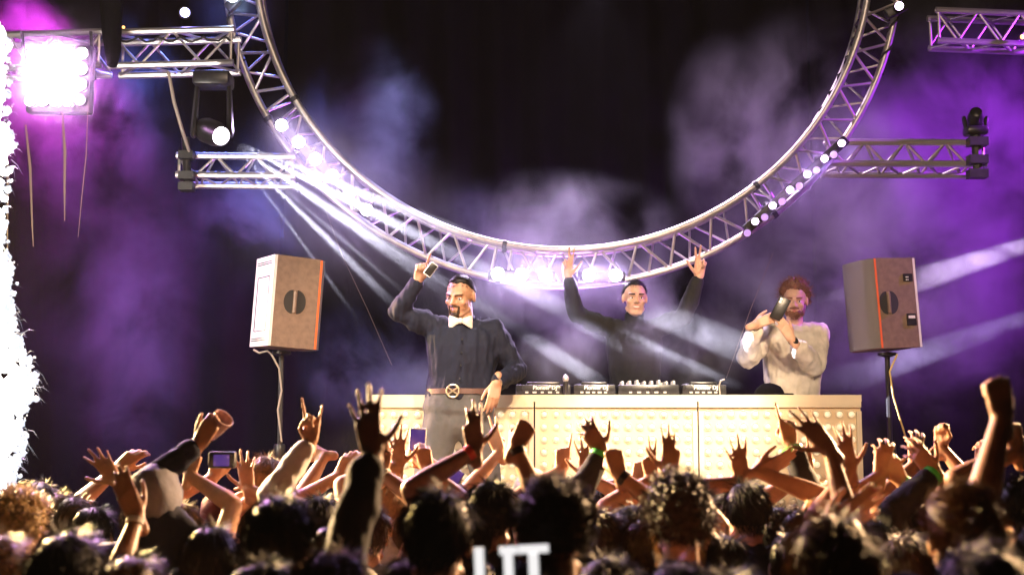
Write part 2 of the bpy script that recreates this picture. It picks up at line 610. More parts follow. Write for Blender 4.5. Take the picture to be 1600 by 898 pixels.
# pale straps that hang below the floodlight
for (x0, y0, x1, y1, wd) in ((40, 195, 52, 385, .009), (97, 175, 101, 345, .01), (137, 175, 122, 370, .004), (8, 205, 12, 390, .008)):
    a_, b_ = P(x0, y0, 8.5), P(x1, y1, 8.5)
    gg = G()
    gg.tube([a_, a_.lerp(b_, .35) + Vector((.012, 0, 0)), a_.lerp(b_, .7) + Vector((.004, 0, 0)), b_], [wd * .7, wd, wd * .7, wd * .3], 6, True, 0.35)
    gg.build('hanging_strap', M['strap'], label={40: 'frayed pale strap hanging under the left edge of the floodlight', 97: 'straight pale strap hanging under the middle of the floodlight',
             137: 'thin pale cord hanging under the right edge of the floodlight', 8: 'pale strap hanging beside the white spark fountain'}[x0], cat='strap', group='straps hanging under the floodlight')

# hoist bag on the upper left truss
c0, c1 = P(175, -40, 8.5), P(175, 104, 8.5)
g = G()
rings = []
for i in range(9):
    f_ = i / 8
    p = c0.lerp(c1, f_)
    rr = 0.062 + 0.012 * math.sin(f_ * 5) + (0.0 if i < 8 else -0.02)
    rings.append([p + Vector((rr * math.cos(q) * (1 + .12 * math.sin(3 * q + i)), rr * math.sin(q), 0)) for q in [2 * math.pi * k / 12 for k in range(12)]])
g.loft(rings)
g.build('hoist_bag', M['curtain'], label='black cloth chain bag hanging across the gap in the upper left truss', cat='chain bag')


# moving spotlights
def moving_head(label, base, yoke_drop, lens_dir, lit, up=False, k=1.0):
    s = 1 if up else -1
    base = Vector(base)
    t = thing('moving_spotlight', label, 'stage light', base, 'moving spotlights on the trusses')
    bevel_box(base + Vector((0, 0, s * 0.06)), (0.3 * k, 0.24 * k, 0.12 * k), 0.02).build('base', M['black_plastic'], t)
    piv = base + Vector((0, 0, s * yoke_drop))
    for sx in (-1, 1):
        g = G()
        g.capsule(base + Vector((sx * 0.13 * k, 0, s * 0.11 * k)), piv + Vector((sx * 0.15 * k, 0, 0)), 0.035 * k, 0.05 * k, 8, 0.6, (0, 1, 0))
        g.build('yoke_arm', M['black_plastic'], t)
    d = Vector(lens_dir).normalized()
    head = G().lathe(piv, d, [(r_ * k, h_ * k) for r_, h_ in [(0.04, -0.17), (0.09, -0.16), (0.105, -0.1), (0.105, 0.05), (0.09, 0.12), (0.08, 0.17), (0.074, 0.172), (0.07, 0.15)]], 18).build('lamp_head', M['black_plastic'], t)
    G().lathe(piv, d, [(0.0705 * k, 0.151 * k), (0.05 * k, 0.163 * k), (0.001, 0.17 * k)], 18).build('lens', M['lens_hot'] if lit else M['black_plastic'], head)
    return piv + d * 0.19


YM = 8.45
mh_piv = P(334, 207, YM)
base = P(334, 112, YM)
src = moving_head('lit moving spotlight under the upper left truss throwing white beams across the stage', base, base.z - mh_piv.z, (0.62, -0.72, -0.36), True, k=.8)
for tx, ty, pw, sz, dy in ((560, 500, 16000, 1.3, 0.1), (600, 430, 16000, 1.2, .1), (745, 500, 18000, 1.3, .15), (1165, 545, 22000, 3.6, 0.0), (1060, 575, 24000, 3.4, 0.02), (925, 590, 16000, 2.4, 0.02), (700, 455, 26000, 3.0, 0.15), (640, 500, 22000, 2.6, 0.1), (780, 430, 24000, 3.2, .3)):
    spot('moving_spotlight_light', src, P(tx, ty, YM + dy), pw, (0.86, 0.84, 1.0), sz, 0.35, 0.01)
moving_head('dark unlit moving spotlight standing on the right end of the right truss', P(1525, 218, 9.15), 0.145, (-0.2, -0.8, 0.35), False, up=True, k=.52)
# beams from a moving lamp beyond the right edge
spot('side_beam_light', (5.2, 9.6, 3.9), P(1330, 470, 9.5), 9000, (0.8, 0.62, 0.9), 5, 0.5, 0.01)
spot('side_beam_light', (5.2, 9.6, 3.4), P(1330, 590, 9.5), 6000, (0.7, 0.6, 1.0), 5, 0.5, 0.01)

# cables run along the trusses
random.seed(5)
for a0, a1, r_, lb in ((338, 372, RO, 'black cable wound along the outer tube at the upper right of the ring'), (322, 346, RI, 'black cable looped along the inner tube at the right of the ring'),
                       (170, 200, RO, 'black cable along the outer tube at the upper left of the ring')):
    pts_ = []
    for k in range(33):
        a_ = a0 + (a1 - a0) * k / 32
        pts_.append(rp(a_, r_ + .028 * math.cos(k * 1.3), .036 * math.sin(k * 1.3) - .0) + Vector((0, -.01, -.02 * max(0, noise.noise((k * .5, a0, 1))))))
    G().tube(pts_, .0085, 6).build('power_cable', M['rubber'], label=lb, cat='cable', group='cables on the trusses')
pts_ = [P(180 + 6 * k, 58 + 7 * abs(math.sin(k * .55)) + random.uniform(-1, 1), 8.7) for k in range(31)]
G().tube(pts_, .008, 6).build('power_cable', M['rubber'], label='black cable sagging in loops under the top tube of the upper left truss', cat='cable', group='cables on the trusses')

# small indicator lamps
for (px, py, Y, m_, r_, lb) in ((289, 20, 8.9, 'lens_blue', 0.034, 'small blue lit lamp above the upper left truss'),
                                (193, 43, 8.6, 'led_amber', 0.01, 'tiny amber lamp on top of the upper left truss'),
                                (1597, 58, 9.5, 'led_amber', 0.018, 'small amber lamp on the violet truss in the upper right corner')):
    q = P(px, py, Y)
    t = thing('indicator_lamp', lb, 'lamp', q, 'small lamps on the trusses')
    G().lathe(q, (0.3, -1, -0.2), [(r_ * .6, -r_ * 2), (r_ * 1.2, -r_ * 1.8), (r_ * 1.25, 0), (r_ * 1.0, 0.001)], 12).build('lamp_can', M['black_metal'], t)
    G().lathe(q, (0.3, -1, -0.2), [(r_, 0.002), (r_ * .7, r_ * .4), (0.001, r_ * .5)], 12).build('lens', M[m_], t)
    if m_ == 'lens_blue':
        spot('blue_lamp_light', q + Vector((0.01, -0.05, 0)), q + Vector((.3, -1, -.2)), 9, (0.25, 0.2, 1.0), 120, 0.5, 0.03)

# clamps and cables at the left truss
g = G()
g.tube([P(263, 112, 8.7), P(272, 160, 8.7), P(285, 205, 8.75), P(296, 238, 8.9)], 0.012, 6)
g.build('loose_cable', M['wire'], label='thin pale cable dropping from the upper left truss to the short truss below', cat='cable')
t = thing('truss_clamp', 'black scaffold clamp pole at the left end of the short truss', 'clamp', P(293, 270, 8.95))
bar('pole', P(290, 215, 8.95), P(294, 300, 8.95), 0.03, M['black_metal'], t)
for y_ in (243, 275, 292):
    G().box(P(292, y_, 8.93), (0.1, 0.09, 0.055)).build('jaw', M['black_metal'], t)
t = thing('truss_clamp', 'black scaffold clamp on the right end of the right truss', 'clamp', P(1528, 245, 9.15))
bar('pole', P(1525, 212, 9.15), P(1528, 276, 9.15), 0.035, M['black_metal'], t)
for y_ in (222, 250, 272):
    G().box(P(1527, y_, 9.13), (0.13, 0.09, 0.06)).build('jaw', M['black_metal'], t)
for pts, lb in (([(505, 318), (535, 400), (575, 485), (612, 570)], 'thin guy wire slanting down from the left of the ring'),
                ([(1208, 395), (1172, 485), (1135, 590)], 'thin guy wire slanting down from the right of the ring')):
    G().tube([P(x, y, 9.0) for x, y in pts], 0.0017, 5).build('guy_wire', M['strap'], label=lb, cat='wire', group='guy wires of the ring')


# ------------------------------------------------------------------ monitor loudspeakers on stands
def loudspeaker(label, corner_px, Y, face_left, yaw, tilt, stand_px, stand_label, cable, cable_label):
    """side panel towards the audience; the grille looks at the performers"""
    x0, y0, x1, y1 = corner_px
    s = ppm(Y, 2.8)
    ctr = P((x0 + x1) / 2, (y0 + y1) / 2, Y)
    H = (y1 - y0) / s * 0.985
    Wd = 0.34
    D = 0.3
    t = thing('loudspeaker', label, 'loudspeaker', ctr - Vector((0, 0, H / 2)), 'monitor loudspeakers on stands')
    sg = -1 if face_left else 1       # grille side in local x
    R = Matrix.Rotation(tilt, 3, 'Y') @ Matrix.Rotation(yaw, 3, 'Z')

    def L(x, y, z):
        return ctr + R @ Vector((x * sg, y, z))
    # cabinet with rounded grille end: local x from -D..D, visible side at y = -Wd/2
    g = G()
    prof = [(-0.15, -Wd / 2), (-0.15, Wd / 2), (0.13, Wd / 2), (0.13, -Wd / 2)]
    rings = [[L(x, y, z) for x, y in (prof if sg > 0 else prof[::-1])] for z in (-H / 2, H / 2)]
    g.loft(rings)
    g.build('cabinet', M['spk_side'], t, smooth=False)
    # amplifier plate on the back
    rr = R
    plate = G().box(L(-0.16, 0, 0), (0.02, Wd * .98, H * .995), R)
    pl = plate.build('back_plate', M['spk_plate'], t, smooth=False)
    for z in (H * .41, H * .435, -H * .41, -H * .435):
        G().box(L(-0.1715, 0, z), (0.006, Wd * .8, H * .008), R).build('cooling_slot', M['black_plastic'], pl, smooth=False)
    for dz, dy, sy, sz in ((H * .27, 0, Wd * .62, .004), (-H * .33, 0, Wd * .62, .004), (-H * .03, Wd * .31, .004, H * .6), (-H * .03, -Wd * .31, .004, H * .6)):
        G().box(L(-0.1712, dy, dz), (0.005, sy, sz), R).build('panel_line', M['black_plastic'], pl, smooth=False)
    # orange strip and curved grille
    G().box(L(0.137, 0, 0), (0.013, Wd * 1.004, H * .99), R).build('trim_strip', M['orange'], t, smooth=False)
    gp = []
    for k in range(11):
        a = -math.pi / 2 + math.pi * k / 10
        gp.append((0.144 + 0.05 * math.cos(a), Wd * .49 * math.sin(a)))
    G().loft([[L(x, y, z) for x, y in (gp if sg > 0 else gp[::-1])] for z in (-H * .495, H * .495)]).build('grille', M['spk_grille'], t)
    # recessed round handle: two half discs and a bar between
    hx = -0.02 if not face_left else 0.06
    for h_ in (-1, 1):
        gg = G()
        ring0 = []
        for k in range(13):
            a = -math.pi / 2 + math.pi * k / 12
            ring0.append((hx + h_ * (0.014 + 0.058 * math.cos(a)), 0.074 * math.sin(a)))
        gg.loft([[L(x, -Wd / 2 - 0.003, z) for x, z in ring0], [L(x, -Wd / 2 + 0.002, z) for x, z in ring0]])
        gg.build('handle_recess', M['rubber'], t, smooth=False)
    G().capsule(L(hx, -Wd / 2 - 0.006, -0.06), L(hx, -Wd / 2 - 0.006, 0.06), 0.011, 0.011, 8).build('handle', M['spk_side'], t)
    if face_left:
        for z, hh, m_ in ((0.16, .05, 'black_plastic'), (-.11, .075, 'black_plastic'), (-.095, .018, 'white')):
            G().box(L(-0.1, -Wd / 2 - (0.004 if m_ != 'white' else .007), z), (0.07 if m_ != 'white' else .05, 0.006, hh), R).build('control_panel', M[m_], t, smooth=False)
        for k in range(4):
            G().ball(L(-0.085 - .012 * (k % 2), -Wd / 2 - 0.009, .145 + .018 * (k // 2)), .005, 6, 4).build('knob', M['white'], t)
    # stand
    px, pyb = stand_px
    top = ctr + R @ Vector((0.0, 0, -H / 2 - 0.004))
    top = P(px, y1 + 1, Y)
    top.z = (ctr + R @ Vector((0, 0, -H / 2))).z - 0.012
    base = Vector((top.x, top.y, STAGE))
    st = thing('speaker_stand', stand_label, 'speaker stand', base, 'speaker stands')
    bar('pole', (top.x, top.y, base.z + .55), top, 0.017, M['black_metal'], st)
    bar('pole', (top.x, top.y, base.z + .08), (top.x, top.y, base.z + .75), 0.024, M['black_metal'], st)
    G().lathe((top.x, top.y, base.z + .72), (0, 0, 1), [(0.03, 0), (0.036, 0.01), (0.036, 0.07), (0.03, 0.08)], 12).build('collar', M['black_plastic'], st)
    G().lathe(top - Vector((0, 0, .035)), (0, 0, 1), [(0.02, 0), (0.06, 0.012), (0.06, 0.03), (.02, .032)], 12).build('mount_plate', M['black_plastic'], st)
    for k in range(3):
        a = math.radians(90 + 120 * k)
        bar('leg', (top.x, top.y, base.z + .5), (top.x + .42 * math.cos(a), top.y + .42 * math.sin(a), base.z + .014), 0.012, M['black_metal'], st)
    G().tube([P(x, y, Y + dy) for x, y, dy in cable], 0.006, 6).build('speaker_cable', M['wire'] if not face_left else M['yellow_wire'], label=cable_label, cat='cable', group='cables of the loudspeakers')


loudspeaker('loudspeaker on the left stand with its pale back plate lit bright white', (394, 404, 506, 546), 8.25, False, math.radians(30), math.radians(3.5), (440, 700),
            'black stand under the brightly lit left loudspeaker', [(396, 546, -.1), (405, 551, -.1), (418, 548, -.1), (424, 553, -.1), (436, 575, -.05), (440, 610, -.05), (434, 640, -.05), (440, 690, -.05)],
            'pale cable looping from the left loudspeaker down its stand')
loudspeaker('loudspeaker on the right stand in the smoke, its orange strip at the left', (1322, 407, 1430, 548), 8.55, True, math.radians(20), math.radians(-3.2), (1386, 700),
            'black stand under the smoky right loudspeaker', [(1402, 553, -.1), (1390, 580, -.1), (1396, 620, -.1), (1408, 660, -.1), (1422, 705, -.1)],
            'yellow cable drooping from the right loudspeaker beside its stand')

# ------------------------------------------------------------------ booth
bl, brt = P(581, 617, YB), P(1346, 616, YB)
ztop = (bl.z + brt.z) / 2
BW = brt.x - bl.x
booth = thing('dj_booth', 'long cream booth with three panels of round bulbs under the mixing decks', 'booth', ((bl.x + brt.x) / 2, YB + .3, STAGE))
BH = ztop - STAGE
G().box(((bl.x + brt.x) / 2, YB + 0.33, ztop - 0.02), (BW, 0.66, 0.04)).build('table_top', M['booth_frame'], booth, smooth=False)
for x in (bl.x + .012, brt.x - .012):
    G().box((x, YB + 0.35, STAGE + (BH - .04) / 2), (0.024, 0.6, BH - .044)).build('side_panel', M['booth'], booth, smooth=False)
seams = [bl.x, P(835, 617, YB).x, P(1090, 617, YB).x, brt.x]
dome = G()
prof = [(0.0185, 0.0), (0.0185, 0.004), (0.0165, 0.012), (0.011, 0.019), (0.004, 0.0225), (0.0008, 0.023)]
dome.lathe((0, 0, 0), (0, -1, 0), prof, 10)
dome_me = dome.mesh('bulb', M['bulb'])
cup_me = G().lathe((0, 0, 0), (0, -1, 0), [(0.027, -0.002), (0.027, 0.005), (0.0235, 0.0075), (0.0205, 0.005), (0.0195, 0.0)], 12).mesh('socket', M['booth_frame'])
for k in range(3):
    xa, xb = seams[k] + 0.005, seams[k + 1] - 0.005
    wd = xb - xa
    zc = STAGE + (BH - .04) / 2
    pan = G().box(((xa + xb) / 2, YB + 0.03, zc), (wd, 0.03, BH - .05)).build('bulb_panel', M['booth'], booth, smooth=False)
    for (x_, z_, sx, sz) in (((xa + xb) / 2, ztop - .058, wd, 0.036), ((xa + xb) / 2, STAGE + .03, wd, .036), (xa + .014, zc, .028, BH - .158), (xb - .014, zc, .028, BH - .158)):
        G().box((x_, YB + 0.005, z_), (sx, 0.022, sz)).build('frame', M['booth_frame'], pan, smooth=False)
    rest = G()
    nr = int((BH - .16) / 0.0755)
    for r_ in range(nr):
        for q_ in range(13):
            x_ = xa + .055 + (wd - .11) * q_ / 12
            z_ = ztop - 0.118 - 0.0755 * r_
            mtx = Matrix.Translation((x_, YB + 0.0145, z_))
            if r_ < 7:
                link('bulb', dome_me, pan, mtx)
                for f_ in (0,):
                    rest.add([mtx @ v.co for v in cup_me.vertices], [tuple(p.vertices) for p in cup_me.polygons])
            else:
                rest.add([mtx @ v.co for v in dome_me.vertices], [tuple(p.vertices) for p in dome_me.polygons])
                rest.add([mtx @ v.co for v in cup_me.vertices], [tuple(p.vertices) for p in cup_me.polygons])
    rest.build('bulb_sockets', M['booth_frame'], pan, kind='stuff')

# decks, mixer and small things on the booth
M['deck'] = mat('deck_black', (0.02, 0.02, 0.022), 0.3, noise_amt=0.3)
M['print'] = mat('white_print', (0.85, 0.84, 0.82), 0.5)
M['silver'] = mat('silver_knob', (0.7, 0.68, 0.66), 0.3, 0.6)
Yd = YB + 0.32


def deck(px0, px1, label, txt, mixer=False):
    a_, b_ = P(px0, 612, Yd - .2), P(px1, 612, Yd - .2)
    wd = b_.x - a_.x
    t = thing('mixing_deck' if not mixer else 'sound_mixer', label, 'music deck' if not mixer else 'mixer', ((a_.x + b_.x) / 2, Yd, ztop), 'decks on the booth')
    x = (a_.x + b_.x) / 2
    h = 0.062
    bevel_box((x, Yd, ztop + .006 + h / 2), (wd, 0.4, h), 0.008).build('body', M['deck'], t)
    for sx in (-1, 1):
        for sy in (-1, 1):
            G().lathe((x + sx * (wd / 2 - .04), Yd + sy * .16, ztop), (0, 0, 1), [(0.016, 0.0005), (0.018, .008)], 10).build('foot', M['rubber'], t)
    if txt:
        me = text_mesh(txt, 0.034, M['print'], 0.0006, 0.0006)
        link('lettering', me, t, Matrix.Translation((x + 0.01, Yd - .2025, ztop + .038)) @ Matrix.Rotation(math.pi / 2, 4, 'X'))
    for k in range(5):
        G().box((x - wd * .3 + k * wd * .14, Yd - .2005, ztop + .02), (0.018 + .006 * (k % 2), 0.004, 0.01)).build('socket', M['silver'], t, smooth=False)
    if mixer:
        for r_ in range(2):
            for k in range(8):
                q = Vector((x - wd * .42 + k * wd * .12, Yd - .15 + r_ * .07, ztop + .006 + h))
                G().lathe(q, (0, 0, 1), [(0.011, 0), (0.011, 0.014), (0.009, 0.022 + .004 * (k % 3)), (.001, .0225 + .004 * (k % 3))], 10).build('knob', M['silver'], t)
        for k in range(4):
            G().box((x - wd * .28 + k * wd * .19, Yd + .1, ztop + .01 + h + .012), (.016, .026, .02)).build('fader', M['silver'], t)
    else:
        G().lathe((x, Yd + .05, ztop + .006 + h), (0, 0, 1), [(0.11, 0), (0.112, 0.008), (0.1, 0.016), (.04, .014), (.001, .014)], 24).build('jog_wheel', M['black_metal'], t)
        bevel_box((x, Yd - .13, ztop + .006 + h + .008), (wd * .6, .1, .02), .005).build('screen', M['deck'], t)
    return t


deck(806, 892, 'black music deck on the booth closest to the bow tied performer', 'Pioneer DJ')
deck(896, 962, 'black music deck on the booth between the first deck and the mixer', 'Pioneer DJ')
deck(966, 1062, 'black mixer with bright silver knobs on the booth below the smiling performer', None, True)
deck(1066, 1135, 'black music deck on the booth at the right of the mixer', 'Pioneer DJ')
q = P(884, 612, YB + .06)
t = thing('microphone', 'small handheld microphone standing upright on the booth between two decks', 'microphone', (q.x, q.y, ztop))
G().lathe((q.x, q.y, ztop + .001), (0, 0, 1), [(0.013, 0), (0.016, 0.03), (0.018, .08), (.012, .085)], 12).build('handle', M['black_metal'], t)
G().ball((q.x, q.y, ztop + .102), (.02, .02, .024), 12, 8).build('head', M['silver'], t)
q = P(1202, 614, YB + .15)
t = thing('black_cap', 'black cap lying on the booth in front of the performer filming with a phone', 'cap', (q.x, q.y, ztop))
g = G()
rings = []
for i in range(7):
    a = math.pi / 2 * i / 6.3
    rings.append([Vector((q.x + .095 * math.cos(a) * math.cos(u_), q.y + .1 * math.cos(a) * math.sin(u_), ztop + .003 + .075 * math.sin(a) + .006 * noise.noise((u_ * 2, a * 3, 1)))) for u_ in [2 * math.pi * k_ / 18 for k_ in range(18)]])
g.loft(rings)
g.build('crown', M['curtain'], t)
g = G()
g.loft([[Vector((q.x + .04 + r_ * math.cos(u_), q.y - .04 + r_ * .8 * math.sin(u_), ztop + zz)) for u_ in [2 * math.pi * k_ / 18 for k_ in range(18)]] for r_, zz in ((.1, .004), (.105, .008), (.1, .012))])
g.build('brim', M['curtain'], t)
q = P(1125, 612, YB + .1)
G().tube([(q.x, q.y, ztop + .003), (q.x - .005, q.y, ztop + .06), (q.x + .005, q.y, ztop + .09), (q.x + .03, q.y, ztop + .1)], .005, 6).build('cable_end', M['wire'], label='short white cable end curling up from the booth at the right of the decks', cat='cable')
# ------------------------------------------------------------------ people: anatomy helpers
M['skin'] = mat('skin', (0.45, 0.24, 0.145), 0.5, noise_amt=0.16, noise_scale=30, sss=0.08)
M['skin_pale'] = mat('pale_skin', (0.6, 0.36, 0.25), 0.5, noise_amt=0.14, noise_scale=30, sss=0.08)
M['skin_dark'] = mat('brown_skin', (0.26, 0.13, 0.08), 0.45, noise_amt=0.2, noise_scale=30, sss=0.05)
M['lips'] = mat('lips', (0.5, 0.16, 0.14), 0.4)
M['eye_white'] = mat('eye_white', (0.75, 0.72, 0.7), 0.2)
M['iris'] = mat('dark_iris', (0.03, 0.02, 0.015), 0.15)
M['teeth'] = mat('teeth', (0.8, 0.76, 0.7), 0.3)


def hair_mat(name, col):
    return mat(name, col, 0.48, noise_amt=0.45, noise_scale=60, spec=0.22)


M['hair_black'] = hair_mat('black_hair', (0.012, 0.01, 0.009))
M['hair_brown'] = hair_mat('brown_hair', (0.05, 0.028, 0.016))
M['hair_blond'] = hair_mat('blond_hair', (0.42, 0.28, 0.13))
M['hair_light'] = hair_mat('light_brown_hair', (0.16, 0.09, 0.045))
M['hair_red'] = hair_mat('reddish_hair', (0.2, 0.085, 0.045))


def cloth(name, col, bump=0.35, scale=18, rough=0.8):
    return mat(name, col, rough, noise_amt=0.25, noise_scale=14, bump=bump, bump_scale=scale, spec=0.2)


M['navy'] = cloth('navy_cloth', (0.012, 0.014, 0.03))
M['black'] = cloth('black_knit', (0.018, 0.018, 0.021))
M['grey'] = cloth('grey_cloth', (0.16, 0.16, 0.18))
M['palegrey'] = cloth('pale_grey_cloth', (0.2, 0.2, 0.24))
M['cream'] = cloth('cream_cloth', (0.72, 0.66, 0.58))
M['whitecloth'] = cloth('white_cloth', (0.75, 0.74, 0.72))
M['olive'] = cloth('olive_cloth', (0.12, 0.12, 0.05))
M['maroon'] = cloth('maroon_cloth', (0.13, 0.03, 0.035))
M['trouser'] = cloth('charcoal_trouser_cloth', (0.08, 0.078, 0.08))
M['denim'] = cloth('dark_denim', (0.03, 0.04, 0.07))
M['green_band'] = mat('green_paper_band', (0.06, 0.5, 0.08), 0.4)
M['red_band'] = mat('red_paper_band', (0.6, 0.06, 0.04), 0.4)
M['yellow_band'] = mat('yellow_green_band', (0.55, 0.5, 0.06), 0.4)
M['dark_band'] = mat('dark_leather', (0.02, 0.018, 0.016), 0.4)
M['gold'] = mat('pale_gold_metal', (0.85, 0.72, 0.5), 0.3, 0.9)

TMPCOL = bpy.data.collections.new('work')
COL.children.link(TMPCOL)


def remesh(g, voxel, smooth=3, fac=0.5, dec=None):
    me = g.mesh('shape', None, False)
    o = bpy.data.objects.new('shape', me)
    TMPCOL.objects.link(o)
    r = o.modifiers.new('r', 'REMESH')
    r.mode = 'VOXEL'
    r.voxel_size = voxel
    if smooth:
        s = o.modifiers.new('s', 'SMOOTH')
        s.iterations = smooth
        s.factor = fac
    if dec:
        d = o.modifiers.new('d', 'DECIMATE')
        d.ratio = dec
    dg = bpy.context.evaluated_depsgraph_get()
    out = bpy.data.meshes.new_from_object(o.evaluated_get(dg))
    bpy.data.objects.remove(o)
    bpy.data.meshes.remove(me)
    out.polygons.foreach_set('use_smooth', [True] * len(out.polygons))
    return out


def put(name, me, m, parent):
    me.materials.clear()
    me.materials.append(m)
    me.name = name
    return link(name, me, parent)


def rumple(me, amp, scale, stretch=(1, 1, 1), seed=0.0):
    """fold-like relief along the normals"""
    n = len(me.vertices)
    co = np.empty(n * 3)
    me.vertices.foreach_get('co', co)
    no = np.empty(n * 3)
    me.vertex_normals.foreach_get('vector', no)
    co = co.reshape(-1, 3)
    no = no.reshape(-1, 3)
    for i in range(n):
        p = co[i]
        v = noise.noise((p[0] * scale * stretch[0] + seed, p[1] * scale * stretch[1], p[2] * scale * stretch[2]))
        v2 = noise.noise((p[0] * scale * 2.3 * stretch[0] + seed + 9, p[1] * scale * 2.3 * stretch[1], p[2] * scale * 2.3 * stretch[2]))
        co[i] += no[i] * amp * max(v + 0.5 * v2, -.3)
    me.vertices.foreach_set('co', co.ravel())
    me.update()


POSES = {  # curl of index, middle, ring, little; spread; thumb
    'open': ((.06, .03, .06, .1), 10, 'out'), 'flat': ((.05, .05, .06, .08), 3, 'side'), 'fist': ((1, 1, 1, 1), 2, 'across'),
    'point': ((.03, .95, 1, 1), 3, 'across'), 'horns': ((.05, .95, 1, .06), 8, 'across'), 'peace': ((.04, .04, .95, 1), 9, 'across'),
    'three': ((.08, .1, .2, .95), 7, 'out'), 'relaxed': ((.3, .38, .45, .52), 4, 'side'), 'grip': ((.5, .55, .6, .62), 3, 'side'),
    'claw': ((.3, .28, .3, .35), 11, 'out'), 'rocklove': ((.04, .08, .9, .95), 9, 'out'), 'hang': ((.16, .2, .24, .28), 3, 'side'),
    'fistup': ((.12, 1, 1, 1), 3, 'across')}


def hand(g, W, d, back, side, pose, sc=1.0, fat=1.0):
    """hand at wrist W; d: towards the fingers, back: out of the back of the hand; side 'L' or 'R' of the owner"""
    Y = Vector(d).normalized()
    Z = Vector(back)
    Z = (Z - Y * Z.dot(Y)).normalized()
    X = Y.cross(Z)
    if side == 'R':
        X = -X
    W = Vector(W)
    curls, spread, th = POSES[pose]

    def T(p):
        return W + (X * p[0] + Y * p[1] + Z * p[2]) * sc
    bx = (.027, .0095, -.0085, -.026)
    by = (.09, .095, .091, .082)
    ln = ((.042, .026, .021), (.047, .03, .022), (.043, .028, .022), (.033, .021, .019))
    rd = (.0092, .0095, .009, .008)
    fs = sc * fat
    g.capsule(T((0, -.045, 0)), T((0, .012, 0)), .025 * sc, .027 * sc, 10, .78, X)
    for i in range(4):
        g.capsule(T((bx[i] * .62, .008, -.001)), T((bx[i], by[i], 0)), .0165 * sc, .0118 * sc, 8)
    g.capsule(T((.012, .03, -.01)), T((-.012, .07, -.006)), .017 * sc, .015 * sc, 8)
    for i in range(4):
        s = math.radians(spread * (1.5, .45, -.55, -1.6)[i])
        c = curls[i]
        p = Vector((bx[i], by[i], 0))
        t = 0.0
        for j, (l, da) in enumerate(zip(ln[i], (82, 98, 62))):
            t += math.radians(da) * c + (0.05 if c < .3 else 0)
            dr = Vector((math.sin(s) * math.cos(t), math.cos(s) * math.cos(t), -math.sin(t)))
            q = p + dr * l
            g.capsule(T(p), T(q), rd[i] * fs * (1 - .08 * j), rd[i] * fs * (.92 - .08 * j), 8)
            p = q
    b = Vector((.022, .018, -.008))
    if th == 'out':
        ds = ((.78, .6, -.18), (.66, .74, -.1), (.55, .83, -.02))
    elif th == 'side':
        ds = ((.55, .8, -.25), (.3, .93, -.2), (.18, .97, -.1))
    else:
        ds = ((.45, .72, -.52), (-.35, .75, -.55), (-.8, .45, -.4))
    for j, (v, l) in enumerate(zip(ds, (.042, .033, .027))):
        q = b + Vector(v).normalized() * l
        g.capsule(T(b), T(q), (.0145, .0108, .01)[j] * fs, (.0112, .0102, .0082)[j] * fs, 8)
        b = q
    return T


def head_shape(g, C, R, neck_to, fat=1.0):
    """head round C (between the ears); R columns: right of the picture when facing it, backward, up (all local: face at -y)"""
    def T(p):
        return C + R @ Vector(p)
    g.ball(T((0, .014, .03)), (.075 * fat, .094, .089), 18, 13, R)
    g.ball(T((0, -.03, -.03)), (.062 * fat, .06, .085), 16, 11, R)
    g.ball(T((0, -.035, -.075)), (.047 * fat, .05, .05), 14, 9, R)
    g.ball(T((0, -.066, -.1)), (.026 * fat, .022, .02), 10, 7, R)
    for s in (-1, 1):
        g.ball(T((s * .041 * fat, -.058, -.026)), (.023, .024, .02), 10, 7, R)
        g.capsule(T((s * .05 * fat, -.01, -.07)), T((s * .026, -.06, -.1)), .018, .018, 8)
        g.ball(T((s * .079 * fat, .012, -.002)), (.01, .019, .033), 10, 8, R)
        g.capsule(T((s * .012, -.086, .021)), T((s * .046, -.07, .024)), .011, .009, 8)
        g.ball(T((s * .012, -.095, -.031)), (.0085, .01, .008), 8, 6, R)
    g.capsule(T((0, -.085, .016)), T((0, -.107, -.026)), .0085, .0125, 8)
    g.capsule(T((-.018, -.083, -.056)), T((.018, -.083, -.056)), .0075, .0075, 8)
    g.capsule(T((-.016, -.081, -.068)), T((.016, -.081, -.068)), .009, .009, 8)
    nt = Vector(neck_to)
    g.capsule(T((0, .022, -.05)), nt, .054 * fat, .058 * fat, 14)
    return T


def sup_ring(c, ex, ey, hw, hd, n=20, p=2.4):
    out = []
    for k in range(n):
        a = 2 * math.pi * k / n
        ca, sa = math.cos(a), math.sin(a)
        x = math.copysign(abs(ca) ** (2 / p), ca) * hw
        y = math.copysign(abs(sa) ** (2 / p), sa) * hd
        out.append(c + ex * x + ey * y)
    return out


def torso(g, pelvis, neck, ex, off=0.0, sc=1.0, low=-0.06, wide=1.0, hem=False):
    """loft from the pelvis to the base of the neck"""
    up = (Vector(neck) - Vector(pelvis))
    H = up.length
    u = up / H
    ex = (ex - u * ex.dot(u)).normalized()
    ey = u.cross(ex)
    prof = [(low, .155, .105), (.0, .165, .11), (.2, .148, .1), (.36, .145, .1), (.55, .16, .112), (.72, .172, .118), (.84, .175, .105), (.92, .15, .085), (.975, .095, .07), (1.02, .06, .06)]
    rings = []
    for t, a, b in prof:
        k = off * (0.35 if t > .97 else 1.0)
        c = Vector(pelvis) + u * (H * t) - ey * 0.0
        rings.append(sup_ring(c, ex, ey, a * sc * wide + k, b * sc + k))
    g.loft(rings)
    return ex, ey, u


